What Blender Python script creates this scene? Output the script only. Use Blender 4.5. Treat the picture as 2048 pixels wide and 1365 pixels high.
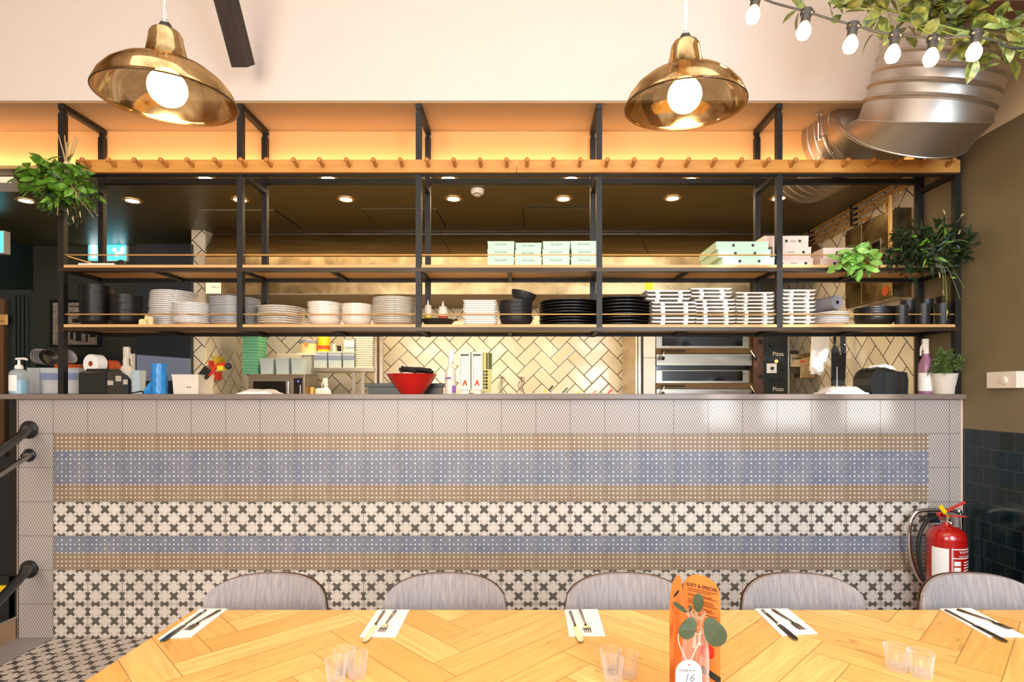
import bpy, math, random
from mathutils import Vector, Matrix
random.seed(7)
# ---------------------------------------------------------------- camera / world / lights
F = 1138.0; CX = 1050.0; CY = 785.0; H = 1.4275        # pixels of the 2048x1365 frame
S = bpy.context.scene
for o in list(bpy.data.objects): bpy.data.objects.remove(o)
C = S.collection
cd = bpy.data.cameras.new('camera'); cam = bpy.data.objects.new('camera', cd); C.objects.link(cam)
cam.location = (0, 0, H); cam.rotation_euler = (math.pi/2, 0, 0)
cd.sensor_width = 36; cd.lens = F/2048*36
cd.shift_x = -(CX-1024)/2048; cd.shift_y = (CY-682.5)/2048
cd.clip_start = 0.05; cd.clip_end = 60
S.camera = cam
S.view_settings.view_transform = 'Standard'; S.view_settings.look = 'None'
S.view_settings.gamma = 1; S.view_settings.use_curve_mapping = False
S.view_settings.exposure = 0.50
w = bpy.data.worlds.new('world'); S.world = w; w.use_nodes = True
w.node_tree.nodes['Background'].inputs[0].default_value = (0.75, 0.87, 1.0, 1)
w.node_tree.nodes['Background'].inputs[1].default_value = 1.0

def light(name, kind, loc, energy, color, size=0.5, size_y=None, aim=None, spread=None, angle=None, blend=None, parent=None):
    d = bpy.data.lights.new(name, kind); d.energy = energy; d.color = color
    if kind == 'AREA':
        d.size = size
        if size_y: d.shape = 'RECTANGLE'; d.size_y = size_y
        if spread: d.spread = spread
    elif kind == 'SUN': d.angle = size
    else: d.shadow_soft_size = size
    if kind == 'SPOT': d.spot_size = angle or 1.8; d.spot_blend = 0.6 if blend is None else blend
    o = bpy.data.objects.new(name, d); C.objects.link(o); o.location = loc
    if aim is not None:
        o.rotation_euler = (Vector(aim)-Vector(loc)).to_track_quat('-Z', 'Y').to_euler()
    if parent:
        o.parent = parent; o.location = Vector(loc)-wloc(parent)
    return o
def wloc(p):
    v = Vector((0, 0, 0))
    while p: v += p.location; p = p.parent
    return v
# area lamps added behind the camera as daylight fill; no windows are modelled there
light('daylight_fill', 'AREA', (-1.6, -2.1, 2.0), 118, (1.0, .93, .86), 2.6, 2.2, aim=(-0.6, 3.3, 1.7))
light('daylight_fill', 'AREA', (2.0, -1.2, 2.2), 115, (.70, .85, 1.0), 1.6, 2.0, aim=(1.6, 3.3, 1.0))
light('roof_fill', 'AREA', (0.0, 0.3, 4.25), 38, (1.0, .93, .85), 4.0, 2.0, aim=(0, 0.9, 0))  # area lamp added under the closed ceiling to brighten the room
sun = light('sun', 'SUN', (0, -5, 6), 3.0, (.93, .98, 1.0), math.radians(.9))
SD = Vector((.35, 1, -.25)).normalized()
sun.rotation_euler = SD.to_track_quat('-Z', 'Y').to_euler()
# warm strip light assumed behind the peg rail, washing the band of wall above the kitchen opening
light('assumed_cove_light', 'AREA', (-.3, 3.60, 2.865), 8, (1.0, .66, .40), 6.6, .03, aim=(-.3, 3.66, 2.96))
light('assumed_cove_light', 'AREA', (-4.6, 3.60, 2.865), 2.6, (1.0, .66, .40), 2.4, .03, aim=(-4.6, 3.66, 2.96))
# lamp assumed under the extraction hood; broad lamp added over the kitchen aisle as fill
light('assumed_hood_light', 'AREA', (-.6, 5.0, 2.2), 22, (1.0, .74, .40), 3.2, .3, aim=(-.6, 5.25, 0))
light('kitchen_fill', 'AREA', (-.3, 4.25, 2.84), 34, (1.0, .76, .43), 4.6, .5, aim=(-.3, 4.6, 0))

def X(px, Y): return (px-CX)*Y/F
def Z(py, Y): return H+(CY-py)*Y/F
def TY(py, z=.75): return F*(H-z)/(py-CY)             # depth of a point seen at py on a level plane z
# ---------------------------------------------------------------- material helpers
def lin(c):
    if isinstance(c, str):
        c = c.lstrip('#'); c = [int(c[i:i+2], 16)/255 for i in (0, 2, 4)]
    return tuple((x/12.92 if x <= .04045 else ((x+.055)/1.055)**2.4) for x in c[:3])+(1,)
class Ex:
    def __init__(s, nt, k): s.nt = nt; s.k = k
    def op(s, o, *a):
        n = s.nt.nodes.new('ShaderNodeMath'); n.operation = o
        for i, v in enumerate((s,)+a):
            if isinstance(v, Ex): s.nt.links.new(v.k, n.inputs[i])
            else: n.inputs[i].default_value = v
        return Ex(s.nt, n.outputs[0])
    def __add__(s, b): return s.op('ADD', b)
    __radd__ = __add__
    def __sub__(s, b): return s.op('SUBTRACT', b)
    def __rsub__(s, b): return (s*-1)+b
    def __mul__(s, b): return s.op('MULTIPLY', b)
    __rmul__ = __mul__
    def __truediv__(s, b): return s.op('DIVIDE', b)
    def __lt__(s, b): return s.op('LESS_THAN', b)
    def __gt__(s, b): return s.op('GREATER_THAN', b)
    def floor(s): return s.op('FLOOR')
    def fract(s): return s.op('FRACT')
    def rnd(s): return (s+.5).op('FLOOR')
    def abs(s): return s.op('ABSOLUTE')
    def min(s, b): return s.op('MINIMUM', b)
    def max(s, b): return s.op('MAXIMUM', b)
    def sqrt(s): return s.op('SQRT')
    def sin(s): return s.op('SINE')
    def cos(s): return s.op('COSINE')
    def mod(s, b): return s.op('FLOORED_MODULO', b)
    def eq(s, b): return s.op('COMPARE', b, .25)
    def inv(s): return (s*-1)+1
def mat(name, col, rough=.5, metal=0, var=.06, scale=8, bump=0, **kw):
    m = bpy.data.materials.new(name); m.use_nodes = True; nt = m.node_tree; b = nt.nodes['Principled BSDF']
    b.inputs['Roughness'].default_value = rough; b.inputs['Metallic'].default_value = metal
    c = lin(col); tc = nt.nodes.new('ShaderNodeTexCoord')
    if var:
        n = nt.nodes.new('ShaderNodeTexNoise'); n.inputs['Scale'].default_value = scale; n.inputs['Detail'].default_value = 4
        st = kw.get('stretch')
        if st:
            mp = nt.nodes.new('ShaderNodeMapping'); mp.inputs['Scale'].default_value = st
            nt.links.new(tc.outputs['Object'], mp.inputs[0]); nt.links.new(mp.outputs[0], n.inputs['Vector'])
        else: nt.links.new(tc.outputs['Object'], n.inputs['Vector'])
        mx = nt.nodes.new('ShaderNodeMix'); mx.data_type = 'RGBA'
        mx.inputs[6].default_value = tuple(x*(1-var*2) for x in c[:3])+(1,)
        mx.inputs[7].default_value = tuple(min(1, x*(1+var*2)) for x in c[:3])+(1,)
        nt.links.new(n.outputs[0], mx.inputs[0]); nt.links.new(mx.outputs[2], b.inputs['Base Color'])
        if bump:
            bp = nt.nodes.new('ShaderNodeBump'); bp.inputs['Strength'].default_value = bump; bp.inputs['Distance'].default_value = .01
            nt.links.new(n.outputs[0], bp.inputs['Height']); nt.links.new(bp.outputs[0], b.inputs['Normal'])
    else: b.inputs['Base Color'].default_value = c
    if 'emit' in kw:
        b.inputs['Emission Color'].default_value = lin(kw.get('ecol', col)); b.inputs['Emission Strength'].default_value = kw['emit']
    if 'trans' in kw: b.inputs['Transmission Weight'].default_value = kw['trans']; b.inputs['IOR'].default_value = kw.get('ior', 1.45)
    if 'alpha' in kw: b.inputs['Alpha'].default_value = kw['alpha']
    if 'coat' in kw: b.inputs['Coat Weight'].default_value = kw['coat']; b.inputs['Coat Roughness'].default_value = .1
    if 'sub' in kw: b.inputs['Subsurface Weight'].default_value = kw['sub']
    return m
def shader(name, rough=.4):
    m = bpy.data.materials.new(name); m.use_nodes = True; nt = m.node_tree; b = nt.nodes['Principled BSDF']
    b.inputs['Roughness'].default_value = rough
    tc = nt.nodes.new('ShaderNodeTexCoord'); sp = nt.nodes.new('ShaderNodeSeparateXYZ'); nt.links.new(tc.outputs['Object'], sp.inputs[0])
    return m, nt, b, Ex(nt, sp.outputs[0]), Ex(nt, sp.outputs[1]), Ex(nt, sp.outputs[2]), tc
def mixc(nt, fac, a, b):
    n = nt.nodes.new('ShaderNodeMix'); n.data_type = 'RGBA'
    for i, v in ((6, a), (7, b)):
        if isinstance(v, (str, tuple, list)): n.inputs[i].default_value = lin(v)
        else: nt.links.new(v, n.inputs[i])
    if isinstance(fac, Ex): nt.links.new(fac.k, n.inputs[0])
    else: n.inputs[0].default_value = fac
    return n.outputs[2]
def noise(nt, vec, scale, detail=3, dim=None):
    n = nt.nodes.new('ShaderNodeTexNoise'); n.inputs['Scale'].default_value = scale; n.inputs['Detail'].default_value = detail
    if vec is not None: nt.links.new(vec, n.inputs['Vector'])
    return Ex(nt, n.outputs[0])
def comb(nt, *a):
    n = nt.nodes.new('ShaderNodeCombineXYZ')
    for i, v in enumerate(a):
        if isinstance(v, Ex): nt.links.new(v.k, n.inputs[i])
        else: n.inputs[i].default_value = v
    return n.outputs[0]
def white(nt, vec):
    n = nt.nodes.new('ShaderNodeTexWhiteNoise'); n.noise_dimensions = '3D'; nt.links.new(vec, n.inputs['Vector']); return Ex(nt, n.outputs[0])
def bump(nt, b, h, strength=.3, dist=.003):
    n = nt.nodes.new('ShaderNodeBump'); n.inputs['Strength'].default_value = strength; n.inputs['Distance'].default_value = dist
    nt.links.new(h.k, n.inputs['Height']); nt.links.new(n.outputs[0], b.inputs['Normal'])
def quatrefoil(fu, fv):
    """dark mask of the clover tile; fu, fv run 0..1 over one tile"""
    a = (fu-.5)/.2712; c = (fv-.5)/.2712
    ia = a.rnd(); ic = c.rnd(); p = (a-ia).abs(); q = (c-ic).abs()
    odd = (ia+ic).mod(2.0).eq(1.0)
    d1 = ((p-.5)*(p-.5)+q*q).sqrt(); d2 = (p*p+(q-.5)*(q-.5)).sqrt()
    cross = (p.max(q) < .445)*(d1 > .195)*(d2 > .195)*((p+q) < .845)
    s1 = (((p-.40)*(p-.40)+(q-.27)*(q-.27)).sqrt() < .05); s2 = (((p-.27)*(p-.27)+(q-.40)*(q-.40)).sqrt() < .05)
    return odd*cross+odd.inv()*(s1.max(s2))
def ogee(x, z, a=.0150, b=.0262):
    u = x*(math.pi/a); v = z*(math.pi/b)
    k = (u+v).cos()*(u-v).cos()
    return (k.abs() < .30)
# counter front tiles
def counter_tiles():
    m, nt, b, x, y, z, tc = shader('counter_tiles', .32)
    u = (x+2.736)/.1999; r = z/.198
    fu = u.fract(); fv = r.fract(); tj = r.floor(); ti = u.floor()
    inside = (u > 0.0)*(u < 25.4)*(z < 1.188)
    isA = tj.eq(5.0)
    q = (isA*fv+isA.inv()*fv.inv())*8.0
    U = fu*8.0; iu = U.rnd(); du = (U-iu).abs(); iv = q.rnd(); dv = (q-iv).abs()
    star = ((du.sqrt()+dv.sqrt()) < .62); dot = ((du*du+dv*dv).sqrt() < .19)
    dia = ((du+dv) < .24); star = star.max(dia)
    blue = (q < 4.0); tanr = (q > 3.5)
    ivodd = iv.mod(2.0).eq(1.0); iueven = iu.mod(2.0).eq(0.0)
    marks = tanr*star+tanr.inv()*(ivodd*iueven*star+ivodd.inv()*dot)
    nz = noise(nt, tc.outputs['Object'], 9, 5); nf = noise(nt, tc.outputs['Object'], 160, 2)
    tid = white(nt, comb(nt, ti, tj, 0.0))
    shade = nz*.9+fu*.25-.2
    bl = mixc(nt, shade, '6f788f', '9c9da3'); tn = mixc(nt, shade, '927a62', 'a7947f')
    base = mixc(nt, blue, tn, bl)
    base = mixc(nt, nf*.22, base, '3c3834')
    dots = mixc(nt, marks, base, 'e8dccb')
    isQ = tj.eq(0.0).max(tj.eq(1.0)).max(tj.eq(3.0))
    qm = quatrefoil(fu, fv)
    ql = mixc(nt, tid, 'e0d8cd', 'd3cac0'); qd = mixc(nt, nf*1.2, '4a4742', '6b645b')
    qc = mixc(nt, qm, ql, qd)
    pat = mixc(nt, isQ, dots, qc)
    xo = (x+2.736)
    og = ogee(x, z)
    dm = mixc(nt, og, 'c8c0ba', '7f736b')
    col = mixc(nt, inside, dm, pat)
    g1 = fu.min(fu.inv()) < .009; g2 = fv.min(fv.inv()) < .009
    col = mixc(nt, g1.max(g2)*.75, col, '564a40')
    nt.links.new(col, b.inputs['Base Color'])
    bump(nt, b, g1.max(g2).inv()+og*inside.inv()*-.5, .35, .002)
    return m
def floor_tiles():
    m, nt, b, x, y, z, tc = shader('floor_tiles', .45)
    u = (x+2.736)/.1999; r = (y-3.3)/.2; fu = u.fract(); fv = r.fract()
    nf = noise(nt, tc.outputs['Object'], 140, 2); tid = white(nt, comb(nt, u.floor(), r.floor(), 0.0))
    qm = quatrefoil(fu, fv); qc = mixc(nt, qm, mixc(nt, tid, 'd8cdc0', 'c9beb3'), mixc(nt, nf, '3c3c3b', '5a554f'))
    og = ogee(x, y); dm = mixc(nt, og, 'b0aaa8', '7b7471')
    col = mixc(nt, (u > 0.0), dm, qc)
    g = (fu.min(fu.inv()).min(fv.min(fv.inv())) < .009)
    nt.links.new(mixc(nt, g*.6, col, '5a5048'), b.inputs['Base Color'])
    return m
def herring(ax, bx, n):
    i = ax.floor(); j = bx.floor(); fa = ax.fract(); fb = bx.fract()
    m = (i-j).mod(2.0*n); hor = m < (n-.5)
    dl = fa+hor*(m.eq(0.0).inv())*10; dr = fa.inv()+hor*(m.eq(n-1.0).inv())*10
    ver = hor.inv()
    db = fb+ver*(m.eq(2.0*n-1).inv())*10; dt = fb.inv()+ver*(m.eq(n*1.0).inv())*10
    d = dl.min(dr).min(db).min(dt)
    idx = i-hor*m; idy = j-ver*((m*-1)+(2.0*n-1))
    return d, hor, idx, idy
def wall_herring(name, axis, c1, c2, tile=.119):
    m, nt, b, x, y, z, tc = shader(name, .12)
    h = x if axis == 'x' else y
    k = math.sqrt(.5)/tile
    d, hor, ix, iy = herring((h+z)*k+100, (z-h)*k+100, 2)
    t = white(nt, comb(nt, ix, iy, hor))
    g = (d < .03)
    nt.links.new(mixc(nt, g, mixc(nt, t, c1, c2), '3b352c'), b.inputs['Base Color'])
    bump(nt, b, d.min(.08)*8+t*.3, .35, .004)
    return m
def table_wood():
    m, nt, b, x, y, z, tc = shader('table_oak', .32)
    k = math.sqrt(.5)/.092
    a = (x+y)*k+50.3; c = (y-x)*k+50.1
    d, hor, ix, iy = herring(a, c, 5)
    t = white(nt, comb(nt, ix, iy, hor)); t2 = white(nt, comb(nt, iy, ix, 3.0))
    long = hor*a+hor.inv()*c; short = hor*c+hor.inv()*a
    gv = comb(nt, long*.25+t*31, short*3.2+t2*17, t*9)
    g = noise(nt, gv, 2.2, 6); g2 = noise(nt, comb(nt, long*.5+t2*20, short*14, t*5), 2.0, 3)
    col = mixc(nt, t, 'e2a750', 'f8cd7c'); col = mixc(nt, g*1.5-.45, col, 'c48434'); col = mixc(nt, g2*.5-.1, col, 'e2b679')
    kn = noise(nt, comb(nt, long*.9, short*2.2, t*3), 1.3, 2)
    col = mixc(nt, (kn > .70)*.35, col, '8a5526')
    col = mixc(nt, (d < .016)*.6, col, '7a4c22')
    nt.links.new(col, b.inputs['Base Color'])
    bump(nt, b, g2*.4+(d < .012)*-1, .15, .001)
    return m
def wall_green():
    m, nt, b, x, y, z, tc = shader('wall_paint_and_teal_tiles', .55)
    n = noise(nt, tc.outputs['Object'], 5, 4)
    paint = mixc(nt, n, '736549', '7f7054')
    r = (z-.006)/.1010; row = r.floor(); u = (y+10.0)/.1+row.mod(2.0)*.5; fu = u.fract(); fv = r.fract()
    g = fu.min(fu.inv()).min(fv.min(fv.inv())) < .03
    t = white(nt, comb(nt, u.floor(), row, 0.0))
    tl = mixc(nt, g, mixc(nt, t, '01161c', '041d25'), '263232')
    up = z > 1.218
    up2 = z > 2.85
    cream = mixc(nt, n, 'e8cfa4', 'ecd5ae')
    col = mixc(nt, up2, mixc(nt, up, tl, paint), cream)
    nt.links.new(col, b.inputs['Base Color']); nt.links.new((up*.4+.14).k, b.inputs['Roughness'])
    bump(nt, b, g.inv().max(up), .3, .002)
    return m
def fabric():
    m, nt, b, x, y, z, tc = shader('grey_weave', .9)
    st = noise(nt, comb(nt, x*1.0, 0.0, z*.12), 130, 2); h = noise(nt, comb(nt, x*.15, 0.0, z*1.0), 220, 2)
    wv = ((x*1500).sin()*(z*1500).sin())
    col = mixc(nt, st*1.6-.3, '77727a', 'bdb2a6'); col = mixc(nt, h*.7-.1, col, '8e8a90'); col = mixc(nt, (wv > 0)*.25, col, '4e4b52')
    nt.links.new(col, b.inputs['Base Color']); return m
def wood(name, c1, c2, rough=.45, st=(1.2, 12, 12), scale=3):
    m, nt, b, x, y, z, tc = shader(name, rough)
    n = noise(nt, comb(nt, x*st[0], y*st[1], z*st[2]), scale, 6)
    nt.links.new(mixc(nt, n*1.6-.3, c1, c2), b.inputs['Base Color']); bump(nt, b, n, .1, .002); return m
def steel(name, col, rough, var=.2, sc=6, st=(1, 1, 1), metal=1):
    m, nt, b, x, y, z, tc = shader(name, rough); b.inputs['Metallic'].default_value = metal
    n = noise(nt, comb(nt, x*st[0], y*st[1], z*st[2]), sc, 6); n2 = noise(nt, tc.outputs['Object'], 60, 2)
    c = lin(col); nt.links.new(mixc(nt, n, tuple(max(0, v-var) for v in [int(col[i:i+2], 16)/255 for i in (0, 2, 4)]), col), b.inputs['Base Color'])
    nt.links.new((n*.35+(rough-.14)).max(.03).k, b.inputs['Roughness']); bump(nt, b, n+n2*.15, .12, .01)
    return m
def gold_glass():
    m = bpy.data.materials.new('gold_mirror_glass'); m.use_nodes = True; nt = m.node_tree; nt.nodes.clear()
    out = nt.nodes.new('ShaderNodeOutputMaterial'); g = nt.nodes.new('ShaderNodeBsdfGlossy'); t = nt.nodes.new('ShaderNodeBsdfTransparent')
    d = nt.nodes.new('ShaderNodeBsdfTranslucent'); a = nt.nodes.new('ShaderNodeAddShader')
    tc = nt.nodes.new('ShaderNodeTexCoord'); n = noise(nt, tc.outputs['Object'], 13, 5)
    nt.links.new(mixc(nt, n*2.8-.9, '4f3d20', 'edcf9a'), g.inputs[0]); g.inputs['Roughness'].default_value = .09
    t.inputs[0].default_value = lin('ffd9a0')
    mx = nt.nodes.new('ShaderNodeMixShader')
    nt.links.new((n*.4+.6).k, mx.inputs[0])
    nt.links.new(t.outputs[0], mx.inputs[1]); nt.links.new(g.outputs[0], mx.inputs[2]); nt.links.new(mx.outputs[0], out.inputs[0])
    return m
def clear_glass():
    m = bpy.data.materials.new('clear_glass'); m.use_nodes = True; nt = m.node_tree; nt.nodes.clear()
    out = nt.nodes.new('ShaderNodeOutputMaterial'); g = nt.nodes.new('ShaderNodeBsdfGlossy'); t = nt.nodes.new('ShaderNodeBsdfTransparent'); d = nt.nodes.new('ShaderNodeBsdfDiffuse')
    g.inputs['Roughness'].default_value = .05; t.inputs[0].default_value = (1, 1, 1, 1); d.inputs[0].default_value = (.95, .97, 1, 1)
    fr = nt.nodes.new('ShaderNodeLayerWeight'); fr.inputs['Blend'].default_value = .55; m1 = nt.nodes.new('ShaderNodeMixShader'); m2 = nt.nodes.new('ShaderNodeMixShader')
    f = Ex(nt, fr.outputs['Facing'])
    nt.links.new((f*f*.55+.03).k, m1.inputs[0]); nt.links.new(t.outputs[0], m1.inputs[1]); nt.links.new(g.outputs[0], m1.inputs[2])
    nt.links.new((f*f*f*.5+.025).k, m2.inputs[0]); nt.links.new(m1.outputs[0], m2.inputs[1]); nt.links.new(d.outputs[0], m2.inputs[2]); nt.links.new(m2.outputs[0], out.inputs[0])  # white diffuse paints the bright edge highlights into the glass
    return m
def leafm(name, c1, c2, sc=30, rough=.45):
    m, nt, b, x, y, z, tc = shader(name, rough)
    n = noise(nt, tc.outputs['Object'], sc, 3)
    nt.links.new(mixc(nt, n*2.4-.7, c1, c2), b.inputs['Base Color']); b.inputs['Subsurface Weight'].default_value = .0
    return m
M = dict(
 counter=counter_tiles(), floor=floor_tiles(), table=table_wood(), green=wall_green(), fabric=fabric(),
 kback=wall_herring('kitchen_tile_back', 'x', 'e6dcc6', 'f3ecdc'), kside=wall_herring('kitchen_tile_side', 'y', 'ddd2bc', 'e9e0cc'),
 white=mat('white_plaster', 'e3d5ca', .8, var=.015), cream=mat('cream_plaster', 'e6ad6c', .75, var=.02, scale=3), soffit=mat('soffit_shaded_paint', 'ad8a62', .6, var=.03),
 kceil=mat('kitchen_ceiling_paint', '665a3a', .38, var=.12, scale=2), dark=mat('dark_green_paint', '20302c', .5), olive=mat('olive_paint', '43453a', .6, var=.05),
 worktop=mat('dark_worktop', '81736a', .3, var=.08, scale=30), black=mat('black_steel', '110e0b', .52, metal=0, var=.1), beam_lit=mat('warm_lit_black_steel', '3b2c1d', .36, metal=.3, var=.1), shadeback=mat('dark_rim', '4a3018', .3, metal=.6), blackp=mat('black_plastic', '1b1b1d', .3, var=.1),
 iron=mat('cast_iron', '262423', .42, var=.2, scale=30), shelf=wood('shelf_ply', 'c99a5c', 'e0b579'), shelfedge=None,
 peg=wood('peg_rail_oak', 'c07d33', 'e0a353', .4), pegd=wood('peg_oak', 'a8672b', 'c98640', .4, (10, 10, 3)),
 brass=mat('brass', 'dcae68', .42, metal=.6, var=.05), chrome=mat('chrome', 'd8d5d0', .1, metal=1, var=.02), steel=steel('brushed_steel', 'c9bfae', .3, .15, 3, (1, 1, 9)),
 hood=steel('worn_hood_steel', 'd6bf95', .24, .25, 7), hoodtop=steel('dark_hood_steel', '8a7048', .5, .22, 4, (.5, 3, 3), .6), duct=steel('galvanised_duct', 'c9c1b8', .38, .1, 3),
 china=mat('cream_china', 'e9dfd0', .18, var=.02, coat=.4), chinaw=mat('white_china', 'f1ece6', .16, var=.02, coat=.4), bluerim=mat('blue_rim_glaze', '2f4d66', .2), slate=mat('black_platter', '110f0e', .4, var=.15, scale=20),
 mint=mat('mint_card', 'bfe3cb', .7, var=.03), mintd=mat('green_card', '74c29c', .7, var=.06), pink=mat('pale_pink_card', 'eed9cf', .7, var=.03), ink=mat('dark_ink', '23302a', .6, var=0), inkg=mat('grey_ink', '77777a', .6, var=0),
 wp=mat('white_plastic', 'efece6', .35, var=.03), wpaper=mat('white_paper', 'f2efe9', .8, var=.03), clear=mat('clear_plastic', 'dfe8ee', .15, var=0, alpha=.35), clearb=mat('blue_tinted_tub', 'c6d6de', .2, var=.08, alpha=.85),
 blue=mat('blue_film', '2f8fe0', .25, var=.25, scale=25, alpha=.9), cyan=mat('blue_gel', '1aa7c8', .15, var=0), red=mat('red_enamel', 'c81a14', .12, var=.03, coat=.8), redl=mat('extinguisher_red', 'b3150f', .2, var=.03, coat=.6), redp=mat('red_plastic', 'd23118', .35),
 yellow=mat('yellow_plastic', 'e8c414', .4), purple=mat('purple_label', '7e3fa0', .5, var=0), lilac=mat('purple_liquid', '9b6a84', .2, var=.05), terracotta=mat('orange_card', 'c1501d', .6), orange=mat('orange_menu_card', 'f0873a', .55, var=.05, scale=4),
 napkin=mat('white_napkin', 'f5f0ea', .85, var=.02, scale=40, bump=.1), cut=mat('cutlery_steel', '9a958e', .12, metal=1, var=.03), glass=clear_glass(),
 shell=mat('walnut_shell', '5a3a26', .4, var=.1), greyf=mat('grey_cloth', '7e7a80', .9, var=.06), pot=mat('white_ceramic_pot', 'e3d9c9', .4, var=.03), concrete=mat('brown_step_board', 'a88a6c', .6, var=.1, scale=6),
 beam=wood('dark_timber', '1d1410', '3b2a20', .7, (8, 2, 2), 4), navy=mat('navy_panel', '1b2430', .4, var=.1, scale=2), greyblue=mat('pale_blue_panel', '7f8db0', .35, var=.1, scale=3),
 screen=mat('lit_screen', '27c4dc', .3, var=0, emit=1.6, ecol='4fd8ea'), screenw=mat('lit_screen_white', 'ffffff', .3, var=0, emit=2.2, ecol='eefcff'),
 bulb=mat('lit_bulb', 'fff0d8', .3, var=0, emit=34, ecol='ffc878'), fairy=mat('lit_fairy_bulb', 'fff0d8', .3, var=0, emit=40, ecol='ffc070'), spot=mat('lit_downlight', 'fff0d8', .3, var=0, emit=26, ecol='ffd9a0'),
 ledred=mat('lit_indicator', 'ff5a2a', .3, var=0, emit=5, ecol='ff6a3a'), led=mat('blue_display', '5a60ff', .3, var=0, emit=3, ecol='6a70ff'),
 ovend=mat('oven_dark_glass', '0d0c0a', .08, var=.1, coat=.5), panel=mat('oven_control_panel', '1f2420', .35, var=.1), rubber=mat('dark_rubber', '161616', .6),
 stem=mat('plant_stem', '6d7a3a', .6), stalk=mat('dry_stalk', 'b9a071', .7), twine=mat('twine', 'd9c8a0', .8), soil=mat('soil', '2b2018', .9),
 leaf=leafm('fresh_leaf', '2c5d17', '75a62c'), basil=leafm('basil_leaf', '5f9c34', 'a3cf6a', 25), herb=leafm('dark_herb_leaf', '0f200c', '263e16'), rose=leafm('grey_green_needles', '3f5a2a', '6f8440'),
 vari=leafm('variegated_leaf', '1d3417', '768038', 55), euca=leafm('eucalyptus_leaf', '38432b', '4a5636', 12, .6), gold=gold_glass(), pgreen=mat('yellow_green_poster', 'cdd39a', .6, var=.05), grip=mat('pink_handle', 'd98a7a', .4), greenp=mat('green_plastic', '2f6b45', .4),
 foil=mat('grey_roll', '8b888c', .5, var=.05), cardb=mat('cream_card', 'e6d29a', .8, var=.04), step=mat('dark_step', '14181a', .4), photo=mat('faded_photo', 'b9a898', .5, var=.5, scale=25), teal=mat('dark_teal_wood', '10201f', .5, var=.2, stretch=(30, 1, 1)),
 door=wood('brown_door_edge', '4a3018', '6a4826', .5, (20, 20, 1)), rope=mat('lamp_flex', 'd9cfc4', .7, var=.2, scale=60), rose_p=mat('rose_plate', 'e3c9b8', .4))
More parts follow.
